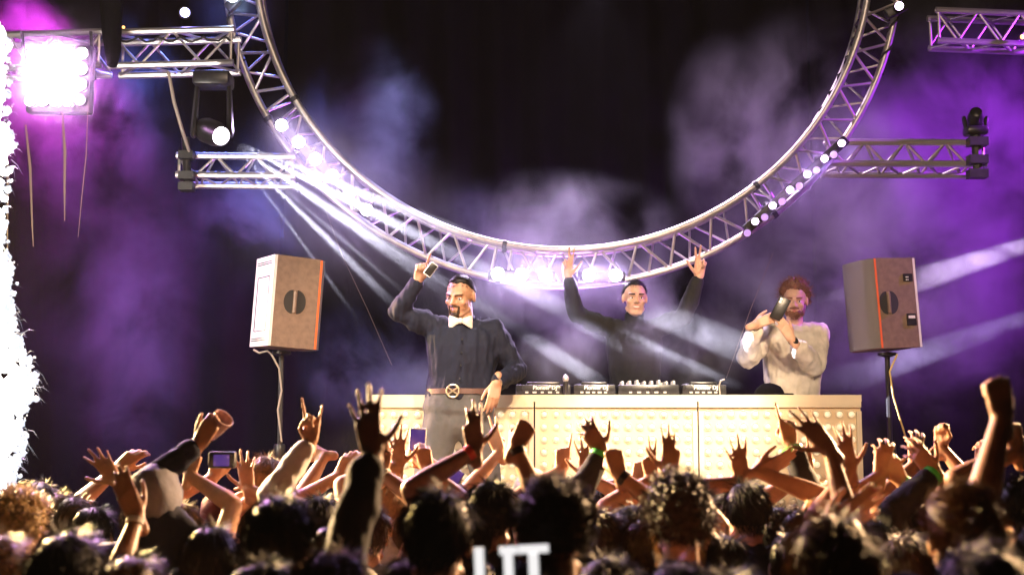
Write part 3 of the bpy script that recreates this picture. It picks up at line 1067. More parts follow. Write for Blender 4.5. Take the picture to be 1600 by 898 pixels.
def arm_shape(g, S, E, W, off=0.0, t0=0.0, t1=1.0, sc=1.0):
    """upper arm and forearm between fractions t0..t1 of the arm's length (1 = wrist)"""
    S, E, W = Vector(S), Vector(E), Vector(W)
    L1, L2 = (E - S).length, (W - E).length
    prof = [(0, .056), (.12, .056), (.3, .05), (.48, .041), (.56, .042), (.65, .043), (.8, .035), (.93, .028), (1, .0265)]

    def at(t):
        x = t * (L1 + L2)
        return S.lerp(E, x / L1) if x <= L1 else E.lerp(W, (x - L1) / L2)

    def rad(t):
        for (a, b), (c, d) in zip(prof, prof[1:]):
            if a <= t <= c:
                return b + (d - b) * (t - a) / (c - a)
        return prof[-1][1]
    te = L1 / (L1 + L2)
    ts = sorted(set([t0, t1] + [t for t in (.1, .2, .3, .4, te, .56, .64, .72, .8, .88, .94) if t0 < t < t1]))
    for a, b in zip(ts, ts[1:]):
        g.capsule(at(a), at(b), rad(a) * sc + off, rad(b) * sc + off, 12)
    return at


def solve_elbow(S, W, L1, L2, hint):
    S, W = Vector(S), Vector(W)
    d = W - S
    D = d.length
    k = 1.0
    if D > (L1 + L2) * .985:
        k = D / ((L1 + L2) * .985)
        L1 *= k
        L2 *= k
    D = max(D, 0.05)
    n = d.normalized()
    a = (L1 * L1 - L2 * L2 + D * D) / (2 * D)
    a = min(max(a, -L1 * .99), L1 * .99)
    h = math.sqrt(max(L1 * L1 - a * a, 0))
    hv = Vector(hint)
    hv = hv - n * hv.dot(n)
    if hv.length < 1e-4:
        hv = n.orthogonal()
    return S + n * a + hv.normalized() * h, k


# hair ---------------------------------------------------------------
def hair_cap(C, R, style, seed):
    """closed cap that leaves the face free, and the test for what is hair"""
    g = G()
    n, m = 40, 26
    cen = Vector((0, .014, .03))
    vol = {'short': .012, 'crop': .008, 'curly': .032, 'long': .02, 'bun': .014, 'quiff': .016}[style]

    def is_hair(d):
        # d: unit direction, face at -y
        line = .5 if d.y < -.6 else (.5 - (d.y + .6) * 1.15)
        line += .08 * noise.noise((d.x * 9, d.y * 9, seed))
        if d.y > .25:
            line = -.8
        if style == 'long' and d.y > -.1:
            line = -.9
        return (d.z - line) * 4

    vs, fs = [], []
    for i in range(m + 1):
        a = math.pi * i / m
        for k in range(n):
            q = 2 * math.pi * k / n
            d = Vector((math.sin(a) * math.cos(q), math.sin(a) * math.sin(q), math.cos(a)))
            h = min(1, max(0, is_hair(d)))
            base = Vector((d.x * .077, d.y * .096, d.z * .091))
            nz = noise.noise((d.x * 3 + seed, d.y * 3, d.z * 3)) + .3 * noise.noise((d.x * 12 + seed, d.y * 12, d.z * 3))
            if style == 'curly':
                nz = 1.2 * noise.noise((d.x * 7 + seed, d.y * 7, d.z * 7)) + noise.noise((d.x * 15, d.y * 15 + seed, d.z * 15))
            f = 1 + (vol / .09) * (1 + (.55 if style == 'curly' else .38) * nz) * h
            if style == 'quiff' and d.z > .3:
                f += .12 * h * max(0, -d.y + .5) * (1 + .5 * nz)
            f *= .86 + .14 * h
            vs.append(C + R @ (cen + base * f))
    for i in range(m):
        for k in range(n):
            a0, b0 = i * n + k, i * n + (k + 1) % n
            fs.append((a0, a0 + n, b0 + n, b0))
    g.add(vs, fs)
    return g, is_hair, vol, cen


def strand(g, pts, r):
    n = len(pts)
    o = len(g.v)
    d = (pts[-1] - pts[0])
    a = d.orthogonal().normalized()
    b = d.normalized().cross(a)
    for i in range(n - 1):
        rr = r * (1 - .5 * i / n)
        for k in range(3):
            q = 2.094 * k
            g.v.append(pts[i] + a * (rr * math.cos(q)) + b * (rr * math.sin(q)))
    g.v.append(pts[-1])
    for i in range(n - 2):
        for k in range(3):
            k2 = (k + 1) % 3
            g.f.append((o + i * 3 + k, o + i * 3 + k2, o + i * 3 + 3 + k2, o + i * 3 + 3 + k))
    e = o + (n - 2) * 3
    for k in range(3):
        g.f.append((e + k, e + (k + 1) % 3, o + (n - 1) * 3))


def hair(C, R, style, seed, m, parent, count=650, w=0.0011):
    g, is_hair, vol, cen = hair_cap(C, R, style, seed)
    rnd = random.Random(int(seed * 100) + 5)
    up = R.inverted() @ Vector((0, 0, 1))
    made = 0
    tries = 0
    while made < count and tries < count * 5:
        tries += 1
        d = Vector((rnd.gauss(0, 1), rnd.gauss(0, 1), rnd.gauss(0, 1))).normalized()
        if is_hair(d) < (.35 if style != 'crop' else -.3):
            continue
        made += 1
        root = cen + Vector((d.x * .077, d.y * .096, d.z * .091)) * (1 + vol / .09 * .8 * min(1, max(0, is_hair(d))))
        L = {'short': .046, 'crop': .01, 'curly': .04, 'long': .05, 'bun': .02, 'quiff': .032}[style] * rnd.uniform(.5, 1.3)
        tang = Vector((rnd.gauss(0, .1) + .25 * math.sin(seed), rnd.gauss(0, .1) + .3, -0.75)) if style in ('short', 'long', 'bun') else Vector((rnd.gauss(0, .35), rnd.gauss(0, .35) + .25, -0.55)) if style != 'quiff' else Vector((rnd.gauss(0, .4), -.4, .2))
        tang = tang - d * tang.dot(d)
        mix = {'short': .16, 'crop': .7, 'curly': .9, 'long': .25, 'bun': .2, 'quiff': .8}[style]
        v = (d * mix + tang * .8).normalized()
        if style == 'curly':
            pts = []
            e1 = v.orthogonal().normalized()
            e2 = v.cross(e1)
            for j in range(5):
                q = j * 1.9 + rnd.random() * 2
                pts.append(root + v * (L * j / 4) + (e1 * math.cos(q) + e2 * math.sin(q)) * .007)
        else:
            bend = tang * (L * .5) + Vector((rnd.gauss(0, .004), rnd.gauss(0, .004), rnd.gauss(0, .004)))
            pts = [root, root + v * (L * .55), root + v * L * .9 + bend]
        strand(g, [C + R @ p for p in pts], w * rnd.uniform(.7, 1.5))
    if style == 'long':
        # hair falling to the shoulders behind and beside the face
        rings = []
        for j in range(7):
            z = .0 - .05 * j
            rx = .09 + .012 * math.sin(j * .9) - (.03 if j == 6 else 0)
            rings.append([C + R @ Vector((rx * math.cos(q) * (1 + .06 * noise.noise((q * 3, j * .4, seed))), .035 + (.075 - .006 * j) * math.sin(q) * (1 if math.sin(q) > 0 else .35), z + .01 * noise.noise((q * 3, seed, j))))
                          for q in [2 * math.pi * k / 22 for k in range(22)]])
        g.loft(rings)
        for j in range(420):
            q = rnd.uniform(-.35, math.pi + .35)
            p0 = Vector((.093 * math.cos(q), .035 + .085 * max(math.sin(q), -.3), rnd.uniform(-.06, .05)))
            pts = [p0]
            for s in range(3):
                p0 = p0 + Vector((rnd.gauss(0, .007), rnd.gauss(0, .006), -rnd.uniform(.05, .1)))
                pts.append(p0)
            strand(g, [C + R @ p for p in pts], w * rnd.uniform(.8, 1.6))
    if style == 'bun':
        o = len(g.v)
        g.ball(C + R @ Vector((0, .07, .125)), (.042, .042, .036), 14, 10, R)
        for i in range(o, len(g.v)):
            p = g.v[i]
            g.v[i] = p + (p - (C + R @ Vector((0, .07, .125)))) * (.25 * noise.noise(p * 60))
    return g.build('hair', m, parent)


def legs(g, pelvis, knees, ankles, off=0.0, flare=0.0):
    for s, (K, A_) in zip((-1, 1), zip(knees, ankles)):
        hp = Vector(pelvis) + Vector((s * .085, 0, -.02))
        g.capsule(hp, K, .088 + off, .058 + off, 14)
        g.capsule(K, A_, .058 + off, .04 + off + flare, 14)


def shoe(A_, fwd, m, parent):
    A_ = Vector(A_)
    f = Vector((fwd.x, fwd.y, 0)).normalized()
    g = G()
    z0 = STAGE if A_.z > .9 else 0.0
    p = Vector((A_.x, A_.y, z0 + .045))
    g.capsule(p - f * .05, p + f * .15, .044, .036, 12, .9)
    g.capsule(p + Vector((0, 0, .04)) - f * .03, p + f * .05, .045, .04, 10)
    o = len(g.v)
    for i in range(len(g.v)):
        g.v[i].z = max(g.v[i].z, z0 + .004)
    return g.build('shoe', m, parent)


def band(W, E, frac, m, parent, name='wristband', r=.031, hgt=.018):
    W, E = Vector(W), Vector(E)
    d = (E - W).normalized()
    c = W + d * frac
    return G().lathe(c - d * hgt / 2, d, [(r - .004, 0), (r, .001), (r + .001, hgt / 2), (r, hgt - .001), (r - .004, hgt)], 14).build(name, m, parent)
# ------------------------------------------------------------------ the three performers
EX = Vector((1, 0, 0))


def face_rot(yaw=0, pitch=0, roll=0):
    """yaw > 0 turns the face to the right of the picture, pitch > 0 lowers it, roll > 0 tips the crown to the right"""
    return Matrix.Rotation(math.radians(yaw), 3, 'Z') @ Matrix.Rotation(math.radians(roll), 3, 'Y') @ Matrix.Rotation(math.radians(pitch), 3, 'X')


def face_bits(root, T, R, brow_m, smile=False, fat=1.0, brow_drop=0.0):
    for s in (-1, 1):
        e = G().ball(T((s * .031 * fat, -.072, -.001)), (.0125, .0125, .0095), 10, 8, R).build('eye', M['eye_white'], root)
        G().ball(T((s * .031 * fat + .001, -.0815, -.001)), (.0055, .004, .0058), 8, 6, R).build('iris', M['iris'], e)
        G().capsule(T((s * .016 * fat, -.097, .0225 - brow_drop)), T((s * .05 * fat, -.078, .0255)), .0042, .003, 8).build('eyebrow', brow_m, root)
        G().capsule(T((s * .02 * fat, -.0845, .0085)), T((s * .043 * fat, -.0775, .007)), .003, .0025, 6).build('eyelid', M['skin'], root)
    if smile:
        G().tube([T((-.021, -.083, -.056)), T((-.01, -.0905, -.062)), T((.01, -.0905, -.062)), T((.021, -.083, -.056))], [.003, .006, .006, .003], 8).build('teeth', M['teeth'], root)
        G().tube([T((-.026, -.08, -.052)), T((-.012, -.0905, -.0535)), T((.012, -.0905, -.0535)), T((.026, -.08, -.052))], [.002, .004, .004, .002], 8).build('lips', M['lips'], root)
        G().tube([T((-.024, -.08, -.056)), T((-.01, -.0895, -.0705)), T((.01, -.0895, -.0705)), T((.024, -.08, -.056))], [.002, .0045, .0045, .002], 8).build('lips', M['lips'], root)
    else:
        G().tube([T((-.022, -.084, -.058)), T((0, -.0925, -.056)), T((.022, -.084, -.058))], [.002, .0045, .002], 8).build('lips', M['lips'], root)
        G().tube([T((-.02, -.082, -.062)), T((0, -.0915, -.0675)), T((.02, -.082, -.062))], [.002, .0055, .002], 8).build('lips', M['lips'], root)


def beard(root, T, R, m, full=True, goatee=False):
    g = G()
    rnd = random.Random(3)
    if full:
        g.ball(T((0, -.045, -.083)), (.05, .052, .042), 18, 12, R)
        for s in (-1, 1):
            g.capsule(T((s * .062, -.005, -.03)), T((s * .045, -.045, -.085)), .013, .02, 8)
    if goatee:
        g.ball(T((0, -.073, -.1)), (.027, .022, .021), 14, 9, R)
        for s in (-1, 1):
            g.capsule(T((s * .03, -.08, -.05)), T((s * .026, -.08, -.088)), .0065, .008, 8)
            g.capsule(T((s * .05, -.03, -.09)), T((s * .02, -.07, -.106)), .008, .009, 8)
    g.capsule(T((-.027, -.083, -.047)), T((0, -.097, -.0435)), .005, .0065, 8)
    g.capsule(T((.027, -.083, -.047)), T((0, -.097, -.0435)), .005, .0065, 8)
    for i in range(160):
        s = rnd.choice((-1, 1))
        a = rnd.uniform(0, 1.3)
        p = Vector((s * .052 * math.sin(a), -.05 - .045 * math.cos(a), -.09 + rnd.uniform(-.03, .02) + .03 * a * .6))
        if goatee and a > .75:
            continue
        strand(g, [T(p), T(p + Vector((s * .004, -.006, -.008)))], .0009)
    g.build('beard', m, root)


def performer(label, Y, head_px, neck_px, pelvis_px, R, sh, el, wr, hands, skin, loc, knees=None, ankles=None, dys=None, fat=1.0, wide=1.0, lean=0.0, headfat=1.0):
    """sh/el/wr: (left of picture, right of picture) pixel + depth offset. hands: per arm (dir, back, pose)"""
    root = thing('person', label, 'person', loc, 'performers at the booth')
    g = G()
    C = P(*head_px, Y)
    N = P(*neck_px, Y + .03)
    PV = P(*pelvis_px, Y + lean)
    T = head_shape(g, C, R, N, headfat)
    j = []
    for a in range(2):
        S = P(sh[a][0], sh[a][1], Y + sh[a][2] + .03)
        E = P(el[a][0], el[a][1], Y + el[a][2])
        W = P(wr[a][0], wr[a][1], Y + wr[a][2])
        j.append((S, E, W))
        print(label[:24], 'upper', round((E - S).length, 3), 'fore', round((W - E).length, 3))
    ex = (j[1][0] - j[0][0]).normalized()
    ex.z *= .3
    torso(g, PV, N, ex.normalized(), 0, 1.0, wide=wide)
    for a in range(2):
        S, E, W = j[a]
        g.capsule(N.lerp(S, .25) - Vector((0, 0, .05)), S, .055, .056, 10)
        arm_shape(g, S, E, W)
        d, bk, pose = hands[a][:3]
        hand(g, W, d, bk, 'R' if a == 0 else 'L', pose, hands[a][3] if len(hands[a]) > 3 else 1.0, 1.0)
    kn = knees or [PV + Vector((s * .11, -.02, -.44)) for s in (-1, 1)]
    an = ankles or [Vector((PV.x + s * .13, PV.y + .02, STAGE + .09)) for s in (-1, 1)]
    legs(g, PV, kn, an)
    me = remesh(g, .0055, 3, .45)
    put('body', me, skin, root)
    for s in range(2):
        shoe(an[s], Vector(((-.25, .25)[s], -1, 0)), M['rubber'], root)
    return dict(root=root, T=T, C=C, R=R, N=N, PV=PV, j=j, ex=ex.normalized(), kn=kn, an=an, Y=Y, wide=wide)


def shirt(b, m, off=.016, sleeves=((0, .93), (0, .93)), low=-.06, voxel=.01, amp=.008, collar=.0, name='shirt', stretch=(1.6, 1.2, .5), seed=0.0, soff=None):
    g = G()
    torso(g, b['PV'], b['N'], b['ex'], off, 1.0, low=low, wide=b['wide'])
    for a in range(2):
        S, E, W = b['j'][a]
        g.capsule(b['N'].lerp(S, .2) - Vector((0, 0, .05)), S, .055 + off, .056 + off, 12)
        if sleeves[a]:
            arm_shape(g, S, E, W, (soff or off) * .9, *sleeves[a])
    if collar:
        g.capsule(b['N'] - Vector((0, 0, .02)), b['N'].lerp(b['C'], collar), .064, .06, 14)
    me = remesh(g, voxel, 3, .5)
    rumple(me, amp, 12, stretch, seed)
    return put(name, me, m, b['root'])


def trousers(b, m, low_to=None):
    g = G()
    torso(g, b['PV'], b['N'], b['ex'], .024, 1.0, low=-.05, wide=b['wide'])
    g.ball(b['PV'] + Vector((0, 0, -.07)), (.15, .125, .11), 14, 10)
    zt = b['PV'].z + .14
    for i in range(len(g.v)):
        if g.v[i].z > zt:
            g.v[i] = Vector((b['PV'].x, b['PV'].y, zt)) + (g.v[i] - b['PV']) * .05
    legs(g, b['PV'], b['kn'], b['an'], .026, .012)
    me = remesh(g, .013, 3, .5)
    rumple(me, .008, 9, (1.5, 1.5, .6), 4.0)
    return put('trousers', me, m, b['root'])


M['leather'] = mat('tan_leather', (0.12, 0.06, 0.05), 0.45, noise_amt=0.3)
# --- the bow tied performer in front of the booth
Y1 = 7.72
fl = P(640, 905, Y1)
b = performer('bearded person in dark shirt and cream bow tie standing before the booth, pointing upward', Y1, (719, 463), (724, 507), (717, 640),
              face_rot(-24, 14, 5), ((682, 512, 0), (770, 516, 0)), ((622, 487, -.04), (808, 578, .03)), ((654, 437, -.12), (776, 598, -.2)),
              ((Vector((.22, -.25, .95)), Vector((-.2, 1, .3)), 'fistup', .98), (Vector((-.2, -.25, -1)), Vector((.25, -1, .2)), 'hang', 1.0)), M['skin'],
              (P(715, 640, Y1).x, Y1, STAGE),
              knees=[P(664, 770, Y1 - .06), P(764, 770, Y1 - .04)], ankles=[Vector((P(640, 880, Y1).x, Y1, STAGE + .1)), Vector((P(782, 880, Y1).x, Y1 + .02, STAGE + .1))], headfat=1.09, wide=1.14)
r1 = b['root']
face_bits(r1, b['T'], b['R'], M['hair_black'], fat=1.09, brow_drop=.003)
beard(r1, b['T'], b['R'], M['hair_brown'], full=False, goatee=True)
hair(b['C'], b['R'], 'crop', 3.3, M['hair_black'], r1, 900, .0009)
shirt(b, M['navy'], .02, low=.12, amp=.017, stretch=(2.0, 1.2, .45), seed=2.0)
trousers(b, M['trouser'])
T = b['T']
# collar, bow tie, buttons, belt, wrist things
nk = b['N'] + Vector((0, -.035, .012))
col_ = G()
for s in (-1, 1):
    col_.tube([nk + Vector((s * .062, .05, .03)), nk + Vector((s * .055, -.015, .018)), nk + Vector((s * .02, -.05, -.012))], [.015, .017, .008], 8, True, .45)
col_.build('collar', M['navy'], r1)
bt = nk + Vector((-.012, -.068, .0))
bow = G()
for s in (-1, 1):
    rings = []
    for t, h, dp in ((0, .014, .012), (.25, .02, .016), (.6, .032, .018), (.9, .038, .014), (1.0, .033, .006)):
        c = bt + Vector((s * (.008 + .062 * t), .012 * t, -.006 * t))
        rings.append([c + Vector((0, math.cos(q) * dp, math.sin(q) * h * (1 + .1 * math.cos(3 * q)))) for q in [2 * math.pi * k / 12 for k in range(12)]])
    bow.loft(rings if s > 0 else [r[::-1] for r in rings])
bow = bow.build('bow_tie', M['cream'], r1)
G().ball(bt + Vector((0, -.006, 0)), (.014, .014, .018), 10, 8).build('knot', M['cream'], bow)
uu = (b['N'] - b['PV']).normalized()
for t in (.35, .5, .65, .8):
    q = b['PV'] + uu * ((b['N'] - b['PV']).length * t)
    G().lathe((q.x + .004, q.y - .148 - .012 * t, q.z), (0, -1, 0), [(.0055, -.012), (.006, 0), (.004, .002), (.0005, .002)], 10).build('button', M['black_plastic'], r1)
bz = b['PV'] + uu * .105
belt = G()
rings = []
for z, k in ((-.016, 0), (-.015, .006), (.015, .006), (.016, 0)):
    rings.append(sup_ring(bz + Vector((0, 0, z)), EX, Vector((0, 1, 0)), .188 + k, .13 + k, 28))
belt.loft(rings)
belt = belt.build('belt', M['leather'], r1)
bc = bz + Vector((-.035, -.14, 0))
bk_ = G().tube([bc + Vector((.036 * math.cos(q), 0, .036 * math.sin(q))) for q in [2 * math.pi * k / 20 for k in range(21)]], .0055, 8, False).build('buckle', M['gold'], belt)
for a_ in (35, 145):
    a_ = math.radians(a_)
    d_ = Vector((math.cos(a_), 0, math.sin(a_))) * .034
    G().tube([bc - d_, bc + d_], .005, 6).build('buckle_bar', M['gold'], bk_)
S, E, W = b['j'][0]
band(W, E, .075, M['whitecloth'], r1, 'shirt_cuff', .038, .03)
band(W, E, .018, M['gold'], r1, 'bracelet', .031, .012)
S, E, W = b['j'][1]
band(W, E, .06, M['navy'], r1, 'shirt_cuff', .044, .035)
band(W, E, .005, M['gold'], r1, 'bracelet', .032, .012)
q = P(673, 421, Y1 - .2)
Rp = face_rot(15, 10, 35)
t = thing('white_phone', 'small white phone in the raised fist of the bow tied performer', 'phone', q)
bevel_box(q, (.05, .012, .085), .005, Rp).build('case', M['white'], t)
bevel_box(q + Rp @ Vector((0, -.0068, 0)), (.042, .002, .074), .0008, Rp).build('screen', M['black_plastic'], t)

# --- the smiling performer behind the booth
Y2 = 8.85
b = performer('smiling person in a black turtleneck with both arms raised behind the booth', Y2, (992, 466), (991, 508), (992, 662),
              face_rot(3, 3, 1), ((950, 512, 0), (1034, 510, 0)), ((902, 492, -.05), (1068, 496, -.04)), ((887, 432, -.12), (1092, 432, -.1)),
              ((Vector((-.02, -.1, 1)), Vector((.1, 1, .1)), 'rocklove', 1.05), (Vector((.12, -.1, 1)), Vector((-.1, 1, .1)), 'rocklove', 1.08)), M['skin_pale'],
              (P(992, 662, Y2).x, Y2, STAGE))
r2 = b['root']
face_bits(r2, b['T'], b['R'], M['hair_black'], smile=True)
hair(b['C'], b['R'], 'crop', 5.1, M['hair_black'], r2, 900, .0009)
shirt(b, M['black'], .016, low=-.08, amp=.012, collar=.36, name='turtleneck', seed=5.0)
trousers(b, M['denim'])

# --- the performer filming with a phone
Y3 = 8.8
b = performer('curly haired person in cream sweatshirt filming with a phone behind the booth', Y3, (1242, 470), (1241, 512), (1238, 665),
              face_rot(-14, 8, 2), ((1201, 519, 0), (1277, 521, 0)), ((1168, 560, -.1), (1272, 572, -.12)), ((1180, 507, -.36), (1237, 530, -.40)),
              ((Vector((.92, -.02, .38)), Vector((-.05, -1, .15)), 'hang', 1.0), (Vector((-.5, -.02, .85)), Vector((.1, -1, .1)), 'hang', 1.0)), M['skin_pale'],
              (P(1238, 665, Y3).x, Y3, STAGE))
r3 = b['root']
face_bits(r3, b['T'], b['R'], M['hair_red'])
beard(r3, b['T'], b['R'], M['hair_red'], full=True)
hair(b['C'], b['R'], 'curly', 7.7, M['hair_red'], r3, 700, .001)
sh3 = shirt(b, M['cream'], .028, low=-.1, amp=.017, seed=8.0, sleeves=((0, .9), (0, .82)), name='sweatshirt')
trousers(b, M['denim'])
S, E, W = b['j'][0]
band(W, E, .03, M['dark_band'], r3, 'wristband', .032, .016)
S, E, W = b['j'][1]
wt = band(W, E, .02, M['dark_band'], r3, 'watch', .031, .024)
G().lathe(W.lerp(E, .08) + Vector((.004, -.03, 0)), (.2, -1, .1), [(.02, 0), (.021, .006), (.017, .009), (.001, .0095)], 14).build('watch_face', M['black_plastic'], wt)
q = P(1219, 482, Y3 - .385)
Rp = face_rot(-6, 0, 28)
t = thing('dark_phone', 'dark phone held up with both hands by the performer in the cream sweatshirt', 'phone', q)
bevel_box(q, (.078, .012, .155), .006, Rp).build('case', M['black_plastic'], t)
for dx, dz in ((-.02, .055), (-.02, .035)):
    G().lathe(q + Rp @ Vector((dx, -.006, dz)), Rp @ Vector((0, -1, 0)), [(.009, 0), (.009, .002), (.007, .0025), (.001, .0025)], 12).build('camera_lens', M['silver'], t)
# ------------------------------------------------------------------ the crowd
UPZ = Vector((0, 0, 1))
BANDS = {'green': 'green_band', 'red': 'red_band', 'yellow': 'yellow_band', 'dark': 'dark_band', 'watch': 'dark_band', 'pale': 'whitecloth'}
n_person = 0


def crowd_person(label, px, top, w, hairst, hairm, shirtm, arms=(), yaw=0, skin='skin', tilt=0, group='people in the crowd', pitch=0, head_extra=None):
    """a person seen from behind who faces the stage; arms: (side of the picture, wrist px, wrist py, hand angle, pose, sleeve, band, roll, dy)"""
    global n_person
    n_person += 1
    seed = n_person * 1.37
    Y = max(2.62, 2060 * (.205 if hairst in ('curly', 'long') else .188) / w)
    Y = min(Y, 6.55)
    tp = P(px, top, Y)
    hz = tp.z - {'short': .131, 'crop': .127, 'curly': .142, 'long': .135, 'bun': .165, 'cap': .128, 'hood': .14, 'quiff': .14}[hairst]
    C = Vector((tp.x, Y, hz))
    R = Matrix.Rotation(math.pi + math.radians(yaw), 3, 'Z') @ Matrix.Rotation(math.radians(tilt), 3, 'Y') @ Matrix.Rotation(math.radians(pitch), 3, 'X')
    H = hz + .13
    root = thing('person', label, 'person', (C.x, C.y, 0.0), group)
    N = Vector((C.x, C.y - .03, hz - .15))
    PV = Vector((C.x + random.uniform(-.03, .03), C.y + random.uniform(-.02, .05), N.z - .54))
    g = G()
    head_shape(g, C, R, N + Vector((0, 0, .02)))
    by = math.radians(yaw * .4 + random.uniform(-8, 8))
    ex = Vector((math.cos(by), math.sin(by), 0))
    torso(g, PV, N, ex, 0, 1.0)
    js = []
    sides = {a[0]: a for a in arms}
    for sd, s in (('L', -1), ('R', 1)):
        S0 = N + ex * (s * .175) + Vector((0, 0, -.065))
        if sd in sides:
            a = sides[sd]
            dy = a[8] if len(a) > 8 else .12
            W = P(a[1], a[2], Y + dy)
            rise = max(0, min(1, (W.z - S0.z + .1) / .5))
            S = S0 + Vector((-s * .025, 0.02, .05)) * rise
            E, k = solve_elbow(S, W, .3, .265, ex * (s * (a[9] if len(a) > 9 else .8)) + Vector((0, -.25, -.5)))
            if k > 1.08:
                print('stretch', round(k, 2), label[:50])
        else:
            S = S0
            E = S + ex * (s * .05) + Vector((0, .02, -.29))
            W = E + Vector((-s * .04, .17, -.18))
        js.append((S, E, W))
        g.capsule(N.lerp(S, .25) - Vector((0, 0, .05)), S, .055, .056, 10)
        arm_shape(g, S, E, W)
        if sd in sides:
            a = sides[sd]
            q = math.radians(a[3])
            d = Vector((math.cos(q), .12, math.sin(q)))
            rl = math.radians(a[7] if len(a) > 7 else 0)
            bk = Matrix.Rotation(rl, 3, d.normalized()) @ Vector((0, -1, .1))
            hand(g, W, d, bk, sd, a[4], 1.0, .96)
        else:
            hand(g, W, (W - E), Vector((s, 0, .2)), sd, 'relaxed')
    me = remesh(g, .0066, 1, .5, .34)
    put('body', me, M[skin], root)
    # clothes
    g = G()
    off = .02
    torso(g, PV, N, ex, off, 1.0, low=-.12)
    if hairst == 'hood':
        g.capsule(N, C + Vector((0, -.01, -.03)), .09, .1, 14)
    else:
        g.capsule(N - Vector((0, 0, .03)), N + Vector((0, 0, .015)), .068, .064, 14)
    for (S, E, W), sd in zip(js, 'LR'):
        sl = sides[sd][5] if sd in sides else 'short'
        g.capsule(N.lerp(S, .2) - Vector((0, 0, .05)), S, .055 + off, .056 + off, 12)
        if sl != 'none':
            arm_shape(g, S, E, W, off * .85, 0, .93 if sl == 'long' else .36)
    me = remesh(g, .0145, 2, .5)
    rumple(me, .012, 14, (1.3, 1.2, .8), seed)
    put('shirt', me, M[shirtm], root)
    g = G()
    kn = [PV + Vector((s * .1, .03, -.42)) for s in (-1, 1)]
    an = [Vector((PV.x + s * .12, PV.y, .08)) for s in (-1, 1)]
    torso(g, PV, N, ex, .015, 1.0, low=-.1)
    zt = PV.z + .06
    for i in range(len(g.v)):
        if g.v[i].z > zt:
            g.v[i] = Vector((PV.x, PV.y, zt)) + (g.v[i] - PV) * .05
    legs(g, PV, kn, an, .012, .01)
    g.build('trousers', M['denim'], root)
    for A_ in an:
        shoe(A_, Vector((0, 1, 0)), M['rubber'], root)
    for (S, E, W), sd in zip(js, 'LR'):
        if sd in sides and len(sides[sd]) > 6 and sides[sd][6]:
            bnd = sides[sd][6]
            on = .0 if sides[sd][5] != 'long' else .012
            band(W, E, .02, M[BANDS[bnd]], root, 'watch' if bnd == 'watch' else 'wristband', .031 + on, .026 if bnd in ('watch', 'red') else .02)
    # hair or headgear
    near = max(1.0, 4.2 / Y)
    cnt = int(750 * near * (1.5 if hairst in ('curly', 'quiff') else 1))
    if hairst in ('cap', 'hood'):
        g = G()
        n, m_ = 26, 14
        vs, fs = [], []
        big = .014 if hairst == 'cap' else .028
        for i in range(m_ + 1):
            a = (math.pi * (.62 if hairst == 'cap' else .8)) * i / m_
            for k in range(n):
                q = 2 * math.pi * k / n
                d = Vector((math.sin(a) * math.cos(q), math.sin(a) * math.sin(q), math.cos(a)))
                lowcut = .25 if (d.y < -.3 and hairst == 'hood') else 0
                f = 1 + big / .09 * (1 + .4 * noise.noise((d.x * 3 + seed, d.y * 3, d.z * 3))) - lowcut
                vs.append(C + R @ (Vector((0, .014, .03)) + Vector((d.x * .078, d.y * .098, d.z * .092)) * f))
        for i in range(m_):
            for k in range(n):
                a0, b0 = i * n + k, i * n + (k + 1) % n
                fs.append((a0, a0 + n, b0 + n, b0))
        fs.append(tuple(reversed([m_ * n + k for k in range(n)])))
        g.add(vs, fs)
        hd = g.build('cap' if hairst == 'cap' else 'hood', M[hairm], root)
        if hairst == 'cap':
            g = G()
            g.loft([[C + R @ Vector((r_ * math.cos(q), -.07 + r_ * math.sin(q) * .9, .04 + dz)) for q in [2 * math.pi * k / 16 for k in range(16)]] for r_, dz in ((.06, -.004), (.075, 0), (.07, .006))])
            g.build('peak', M[hairm], hd)
    else:
        hair(C, R, hairst, seed, M[hairm], root, cnt, .0012 if hairst != 'curly' else .0014)
    return dict(root=root, C=C, R=R, js=js, Y=Y)


CP = crowd_person
# --- nearest the stage first: fillers along the front barrier, then the ones that can be told apart
CP('dark haired person far ahead between the yellow curls and the pink rimmed head', 62, 752, 50, 'short', 'hair_black', 'grey')
CP('person with short pale rimmed hair, far ahead beside the loudspeaker stand', 415, 712, 58, 'short', 'hair_light', 'black')
CP('person far ahead with forearm stretched level to the left before the booth', 590, 745, 58, 'short', 'hair_brown', 'maroon', [('L', 508, 711, 178, 'relaxed', 'none', None, 0, .1)])
CP('short haired person far ahead under the gap between the bow tied performer\'s trouser legs', 705, 752, 56, 'short', 'hair_brown', 'grey')
CP('person in a pale brimmed cap right before the booth', 830, 733, 58, 'cap', 'whitecloth', 'grey')
CP('person before the booth raising one pointing finger between two performers', 880, 778, 62, 'short', 'hair_black', 'navy', [('L', 877, 733, 84, 'point', 'none', None, 0, .05)])
CP('person with a dark wristband raising a small fist before the decks', 1006, 757, 58, 'short', 'hair_black', 'black', [('L', 994, 752, 74, 'fist', 'none', 'dark', 0, .05)])
CP('person far ahead raising a peace sign with thin fingers before the booth', 790, 768, 58, 'long', 'hair_brown', 'navy', [('L', 781, 706, 112, 'peace', 'none', None, 0, .05)])
CP('dark haired person far ahead under the middle seam of the booth', 940, 760, 56, 'short', 'hair_black', 'grey')
CP('dark haired person far ahead at the right corner of the booth', 1352, 765, 58, 'bun', 'hair_black', 'navy')
CP('person far ahead holding up a loose fist in front of the yellow cable', 1466, 768, 62, 'short', 'hair_brown', 'black', [('R', 1470, 697, 82, 'fist', 'none', None, 160, .1)])
CP('person with pink rimmed dark hair in the second row at the far left', 88, 772, 64, 'long', 'hair_brown', 'maroon')
